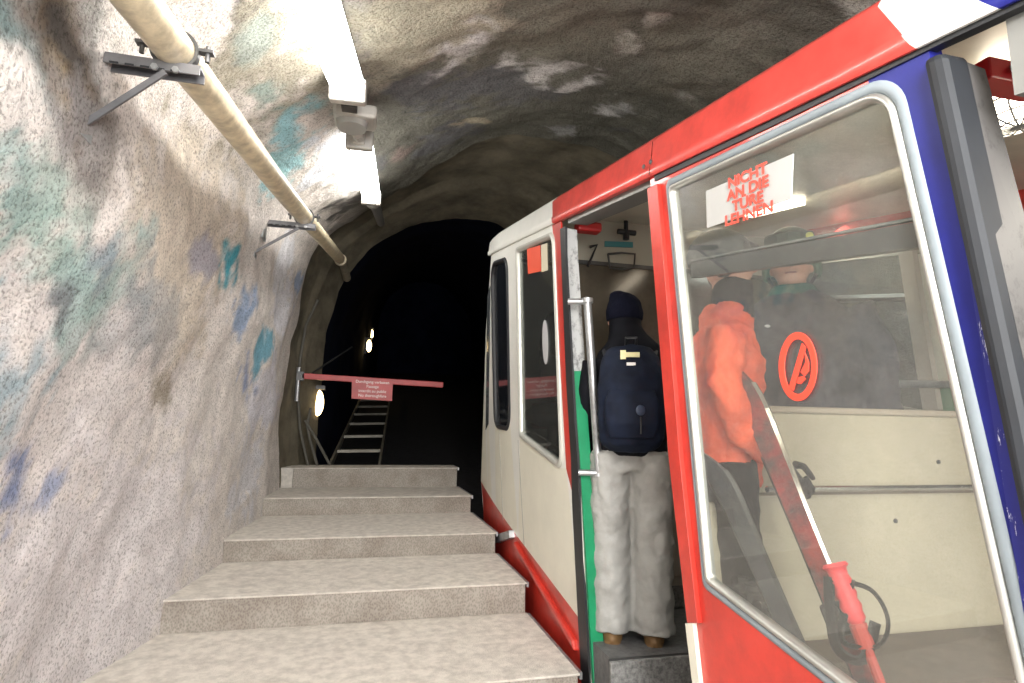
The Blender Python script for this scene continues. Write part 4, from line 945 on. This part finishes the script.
b = MB(); A.tube(b, [(.04, -.37, 1.05), (.04, -.378, 1.13)], [.004]*2, RUBBER, 6); b.build('zip_pull', pk)
for sx in (-1, 1):
    b = MB(); A.tube(b, [(sx*.10, -.15, 1.42), (sx*.12, -.06, 1.49), (sx*.13, .05, 1.47), (sx*.14, .135, 1.36), (sx*.15, .10, 1.15), (sx*.15, -.10, 1.05)], [(.028, .012)]*6, RUBBER, 8); b.build('shoulder_strap', pk)

# --- passenger in the dark jacket and green helmet, facing the camera, behind the partition
bb_ = V((2.27, 2.72, -1.26)); B_ = Body(bb_, math.pi-.72, 1.09)
pB = thing('person', bb_, 'person in dark grey jacket and green helmet with goggles, facing out behind the beige partition', 'person')
JB = mat('charcoal_jacket_cloth', (.028, .028, .038), .8, var=.35, vscale=10)
GRC = mat('dark_green_fleece', (.02, .10, .07), .8, var=.3)
HEL = mat('matt_green_helmet', (.06, .13, .085), .4, var=.3, vscale=14)
b = MB()
B_.tube(b, [(0, 0, .90), (0, 0, 1.05), (0, 0, 1.25), (0, 0, 1.42), (0, 0, 1.50), (0, .0, 1.54)], [(.24, .16), (.245, .165), (.26, .175), (.235, .15), (.15, .12), (.09, .09)], JB, 24)
for sx in (-1, 1): B_.tube(b, [(sx*.20, 0, 1.45), (sx*.27, .0, 1.28), (sx*.29, .0, 1.05), (sx*.28, .02, .88)], [.092, .085, .07, .055], JB, 16)
o = b.build('jacket', pB); cloth(o, .015, .04)
b = MB()
for sx in (-1, 1): B_.tube(b, [(sx*.10, 0, .95), (sx*.105, 0, .5), (sx*.10, 0, .08)], [.11, .09, .085], DARKN, 16)
B_.tube(b, [(0, 0, .86), (0, 0, 1.0)], [(.18, .13), (.18, .13)], DARKN, 18)
for sx in (-1, 1): B_.ball(b, (sx*.10, .05, .045), (.055, .15, .05), DARKN)
o = b.build('trousers', pB); cloth(o, .014, .02)
b = MB(); B_.tube(b, [(0, .0, 1.47), (0, .01, 1.53), (0, .015, 1.57)], [(.11, .11), (.10, .10), (.08, .085)], GRC, 16); o = b.build('fleece_collar', pB); cloth(o, .009, .01)
b = MB()
B_.ball(b, (0, .01, 1.665), (.078, .095, .105), SKIN); B_.ball(b, (0, .035, 1.60), (.058, .068, .055), SKIN); B_.ball(b, (0, .115, 1.645), (.014, .02, .024), SKIN); B_.ball(b, (0, .108, 1.66), (.010, .012, .03), SKIN)
B_.tube(b, [(0, 0, 1.48), (0, 0, 1.6)], [.055, .055], SKIN, 14)
for sx in (-1, 1): B_.ball(b, (sx*.08, .005, 1.65), (.012, .02, .032), SKIN)
B_.ball(b, (0, .099, 1.608), (.024, .008, .006), SKIN); B_.ball(b, (0, .098, 1.598), (.02, .009, .006), SKIN)
hd = b.build('head', pB); cloth(hd, .006, 0, sm=2)
b = MB(); B_.tube(b, [(-.022, .104, 1.603), (0, .109, 1.604), (.022, .104, 1.603)], [.0035]*3, mat('lip', (.30, .10, .09), .5), 6); b.build('mouth', pB)
for sx in (-1, 1):
    b = MB(); B_.ball(b, (sx*.031, .092, 1.672), (.014, .009, .009), mat('eye_dark', (.03, .02, .02), .2)); b.build('eye', pB)
b = MB(); B_.ball(b, (0, -.005, 1.725), (.108, .128, .10), HEL); B_.tube(b, [(0, -.02, 1.66), (0, -.01, 1.70)], [(.105, .118), (.108, .126)], HEL, 22)
for sx in (-1, 1): B_.ball(b, (sx*.098, -.01, 1.64), (.02, .045, .045), HEL)
o = b.build('helmet', pB); cloth(o, .009, 0)
b = MB(); B_.tube(b, [(-.085, .095, 1.735), (-.045, .127, 1.735), (0, .137, 1.735), (.045, .127, 1.735), (.085, .095, 1.735)], [(.036, .016)]*5, mat('goggle_frame', (.02, .03, .03), .4), 14); o = b.build('goggles', pB); smooth(o)
b = MB(); B_.tube(b, [(-.075, .112, 1.735), (-.04, .143, 1.737), (0, .152, 1.738), (.04, .143, 1.737), (.075, .112, 1.735)], [(.026, .008)]*5, mat('goggle_lens', (.05, .12, .10), .08, .6), 12); b.build('lens', o)
b = MB(); B_.ball(b, (-.075, .128, 1.742), (.016, .01, .014), mat('yellow_goggle_glint', (.75, .75, .2), .3)); tag(b.build('goggle_glint', o), 'small painted yellow glint on the goggles')  # highlight on the goggles given as a yellow dot
b = MB(); B_.tube(b, [(-.10, -.01, 1.63), (-.07, .05, 1.56), (0, .08, 1.545), (.07, .05, 1.56), (.10, -.01, 1.63)], [.008]*5, RUBBER, 8); b.build('chin_strap', pB)
hand(B_, (-.28, .02, .86), (.0, .1, -1), (.2, .95, .1), (-1, .2, 0), GLOVE, pB, 'gloved_hand', 1.15)
hand(B_, (.28, .02, .86), (.0, .1, -1), (-.2, .95, .1), (1, .2, 0), GLOVE, pB, 'gloved_hand', 1.15)
b = MB(); c = B_((.09, .21, 1.37)); b.ball(c, (.016, .01, .008), mat('white_logo_patch', (.8, .8, .8), .5)); b.build('jacket_badge', pB)

# --- passenger in the orange jacket by the left end of the partition, side on
bc_ = V((1.62, 2.42, -1.22)); C_ = Body(bc_, -2.05, .97)
pC = thing('person', bc_, 'person in orange jacket and dark helmet, side on, at the left of the big window', 'person')
ORG = mat('orange_jacket_cloth', (.93, .12, .045), .7, var=.3, vscale=9, bump=.4, bscale=70)
b = MB()
C_.tube(b, [(0, 0, .84), (0, 0, .95), (0, .01, 1.12), (0, .02, 1.30), (0, .01, 1.42), (0, .02, 1.50), (0, .02, 1.545)], [(.17, .125), (.175, .125), (.175, .13), (.185, .13), (.17, .115), (.10, .095), (.085, .085)], ORG, 22)
C_.tube(b, [(.18, 0, 1.41), (.225, -.03, 1.22), (.22, .03, 1.05), (.20, .13, .96)], [.072, .064, .055, .045], ORG, 14)
C_.tube(b, [(-.18, 0, 1.41), (-.225, -.0, 1.22), (-.22, .05, 1.05), (-.20, .12, .96)], [.072, .064, .055, .045], ORG, 14)
o = b.build('jacket', pC); cloth(o, .012, .045, cl_tex)
b = MB()
for sx in (-1, 1): C_.tube(b, [(sx*.09, 0, .93), (sx*.095, .02, .5), (sx*.09, 0, .08)], [.10, .08, .075], DARKN, 16)
C_.tube(b, [(0, 0, .82), (0, 0, .96)], [(.155, .115), (.155, .115)], DARKN, 18)
for sx in (-1, 1): C_.ball(b, (sx*.09, .05, .045), (.052, .145, .05), DARKN)
o = b.build('trousers', pC); cloth(o, .014, .02)
b = MB(); C_.ball(b, (0, .03, 1.715), (.075, .095, .105), SKIN); C_.ball(b, (0, .05, 1.660), (.055, .065, .05), SKIN); C_.ball(b, (0, .13, 1.700), (.013, .018, .024), SKIN); C_.tube(b, [(0, .01, 1.5), (0, .02, 1.650)], [.052, .052], SKIN, 14)
C_.ball(b, (0, .115, 1.665), (.024, .008, .008), SKIN)
o = b.build('head', pC); cloth(o, .007, 0, sm=2)
HEL2 = mat('dark_grey_helmet', (.035, .045, .045), .4)
b = MB(); C_.ball(b, (0, .0, 1.765), (.108, .128, .10), HEL2); C_.tube(b, [(0, -.015, 1.700), (0, -.01, 1.750)], [(.104, .112), (.108, .126)], HEL2, 22)
for sx in (-1, 1): C_.ball(b, (sx*.096, .0, 1.685), (.02, .045, .05), HEL2)
o = b.build('helmet', pC); cloth(o, .009, 0)
b = MB(); C_.tube(b, [(-.09, .09, 1.750), (-.045, .13, 1.750), (0, .14, 1.750), (.045, .13, 1.750), (.09, .09, 1.750)], [(.038, .018)]*5, RUBBER, 14); smooth(b.build('goggles', pC))
b = MB(); C_.tube(b, [(0, .04, 1.49), (0, .045, 1.610), (0, .05, 1.650)], [(.09, .085), (.075, .08), (.07, .075)], DARKN, 16); o = b.build('neck_gaiter', pC); cloth(o, .01, .008)
hand(C_, (.195, .16, .945), (-.05, .6, -.75), (-.5, .6, .3), (.9, .2, .2), GLOVE, pC, 'gloved_hand', 1.15, .8)
hand(C_, (-.195, .15, .945), (.05, .4, -.9), (.5, .6, .3), (-.9, .2, .2), GLOVE, pC, 'gloved_hand', 1.15, .6)

# ------------------------------------------------------------------ skis and pole
def ski(T, Bo, w, top, edge, label, nrm=(-.75, -.55, 0)):
    T = V(T); Bo = V(Bo); d = (Bo-T).normalized(); nn = V(nrm); nn = (nn-d*nn.dot(d)).normalized(); sd = d.cross(nn).normalized()
    t = thing('ski', Bo, label, 'ski', 'skis leaning inside the railcar'); L_ = (Bo-T).length
    def pt(s_, a, h): return T+d*(L_*s_)+sd*a*w+nn*h
    def prof_w(s_): return (.15+.85*math.sin(min(1, s_/.08)*math.pi/2))*(1.1-.35*math.sin(max(0, s_-.08)/.92*math.pi)) if s_ < .98 else .75
    def up_(s_): return .10*(1-min(1, s_/.14))**2
    N = 34; b = MB(); vs = []
    for i in range(N+1):
        s_ = i/N
        for a, h in ((-1, 0), (-.85, .014), (.85, .014), (1, 0), (1, -.006), (-1, -.006)): vs.append(pt(s_, a*prof_w(s_), h+up_(s_)))
    f = [(i*6+k, i*6+(k+1) % 6, (i+1)*6+(k+1) % 6, (i+1)*6+k) for i in range(N) for k in range(6)]+[tuple(range(6)), tuple(N*6+k for k in range(6))[::-1]]
    b.add(vs, f, top); b.build('ski_body', t)
    e = MB()
    for sgn in (-1, 1):
        vs = []
        for i in range(2, N+1):
            s_ = i/N
            for a, h in ((.86, .016), (1.12, .004), (1.12, -.008), (.86, -.008)): vs.append(pt(s_, sgn*a*prof_w(s_), h+up_(s_)))
        M_ = N-1; e.add(vs, [(i*4+k, i*4+(k+1) % 4, (i+1)*4+(k+1) % 4, (i+1)*4+k) for i in range(M_-1) for k in range(4)], edge)
        e.build('ski_edge', t); e = MB()
    for s_, ln, hh in ((.52, .05, .05), (.68, .055, .065)):
        b = MB(); c = pt(s_, 0, .02+hh/2); b.obox(c, d*ln, sd*w*.75, nn*hh/2, GLOVE); b.obox(c+nn*hh*.6-d*ln*.3, d*ln*.4, sd*w*.5, nn*hh*.3, DKSTEEL); b.build('binding', t, bevel=.008)
    return t
SKR = mat('dark_red_ski_top', (.30, .03, .025), .35, col2=(.05, .03, .03), vscale=14); SKD = mat('dark_ski_top', (.05, .05, .055), .35, var=.4, vscale=14)
n_ = V((-.8, -.6, 0))
T1 = atY(738, 368, 2.24); T1 = V((T1.x, 2.24, T1.z))
def ski_pt(px, py, Y): return atY(px, py, Y)
E1 = atY(868, 683, 1.66); d_ = (E1-T1); Bt = T1+d_*((-1.44-T1.z)/d_.z)
ski(T1, Bt, .048, SKR, CHROME, 'ski with dark red top and bright metal edges leaning in front of the beige partition')
T2 = atY(712, 456, 2.27); E2 = atY(812, 683, 1.83); d_ = (E2-T2); Bt2 = T2+d_*((-1.44-T2.z)/d_.z)
ski(T2, Bt2, .042, SKD, DKSTEEL, 'dark narrow ski leaning left of the one with bright edges')
# pole
def curve(P, k=6):
    o = []; n = len(P)
    for i in range(n-1):
        a, b_, c, d = P[max(0, i-1)], P[i], P[i+1], P[min(n-1, i+2)]
        for j in range(k): t = j/k; o.append(.5*((2*b_)+(c-a)*t+(2*a-5*b_+4*c-d)*t*t+(3*b_-a-3*c+d)*t**3))
    return o+[P[-1]]
g0 = atY(834, 563, 1.66); g1 = atY(858, 625, 1.60); d_ = (g1-g0).normalized(); g2 = g0+d_*((-1.44-g0.z)/d_.z)
pp = thing('ski_pole', g2, 'ski pole with a coral red grip and black strap, lower right of the big window', 'ski pole')
CORAL = mat('coral_grip', (.80, .06, .07), .45)
b = MB(); L_ = (g1-g0).length; ax_ = [0, .06, .1, .2, .3, .4, .5, .6, .7, .8, .9, 1.0]; rd = [.034, .040, .030, .028, .033, .027, .033, .027, .033, .028, .030, .018]
b.tube([g0+d_*L_*s_ for s_ in ax_], rd, CORAL, 14); smooth(b.build('grip', pp), 1)
b = MB(); b.tube([g0+d_*L_*.98, g0+d_*L_*1.35], .026, mat('red_pole_shaft', (.50, .05, .035), .4), 12); b.tube([g0+d_*L_*1.3, g2], .015, MATS['red_pole_shaft'], 10); b.build('shaft', pp)
b = MB(); sdv = d_.cross(V((-.55, -.83, 0))).normalized()
lp = [g0+d_*L_*.25+sdv*.03, g0+d_*L_*.5-sdv*.07, g0+d_*L_*1.0-sdv*.085, g0+d_*L_*1.35-sdv*.03, g0+d_*L_*1.2+sdv*.06, g0+d_*L_*.75+sdv*.02, g0+d_*L_*.3-sdv*.03]
lp = curve(lp); b.tube(lp, [(.024, .006)]*len(lp), GLOVE, 8)
lp = [g0+d_*L_*.2+sdv*.03, g0+d_*L_*.7+sdv*.06, g0+d_*L_*1.3+sdv*.08, g0+d_*L_*1.5+sdv*.02, g0+d_*L_*1.0-sdv*.05]
lp = curve(lp); b.tube(lp, [(.024, .006)]*len(lp), GLOVE, 8); b.build('strap', pp)
b = MB(); c = g2+(g0-g2).normalized()*.09; b.tube([c, c+d_*.01], .05, GLOVE, 14); b.build('basket', pp)
# black clip seen low behind the glass
c = atY(735, 588, 2.18)
cl_t = thing('ski_strap', c, 'small black ribbed clip low in the left corner of the big window', 'strap')
b = MB()
for i in range(5): b.tube([c+V((.012*i, -.03*i, .03-.026*i)), c+V((.05+.012*i, -.03*i, .02-.026*i))], .022, GLOVE, 8)
b.build('ribbed_clip', cl_t)

# ------------------------------------------------------------------ light and view
def area(name, loc, target, sx, sy, power, col=(1, 1, 1)):
    l = bpy.data.lights.new(name, 'AREA'); l.shape = 'RECTANGLE'; l.size = sx; l.size_y = sy; l.energy = power; l.color = col
    o = bpy.data.objects.new(name, l); COL.objects.link(o); o.location = W(loc); d = V(target)-V(loc); o.rotation_euler = d.to_track_quat('-Z', 'Y').to_euler(); return o
area('front_fill', (-.2, -2.9, .6), (0, 4, -.4), 2.4, 2.2, 74, (1, .98, .95))  # added soft fill from behind the camera, no real source
area('stair_fill', (.55, -.6, 1.05), (.0, 3.2, -1.2), 0.5, 1.8, 85, (1, .98, .94))  # added overhead fill to brighten the steps, out of view
area('far_side_light', (3.78, 3.2, 1.55), (3.95, 3.1, 0), .15, 1.6, 9, (.92, 1, .9))
wd = bpy.data.worlds.new('world'); scn.world = wd; wd.use_nodes = True
wd.node_tree.nodes['Background'].inputs[0].default_value = (.85, .9, 1, 1); wd.node_tree.nodes['Background'].inputs[1].default_value = .5
scn.view_settings.view_transform = 'Standard'; scn.view_settings.look = 'None'; scn.view_settings.gamma = 1
scn.view_settings.exposure = 0.97; scn.view_settings.use_curve_mapping = False
scn.cycles.use_denoising = True; scn.cycles.max_bounces = 8; scn.cycles.transparent_max_bounces = 24
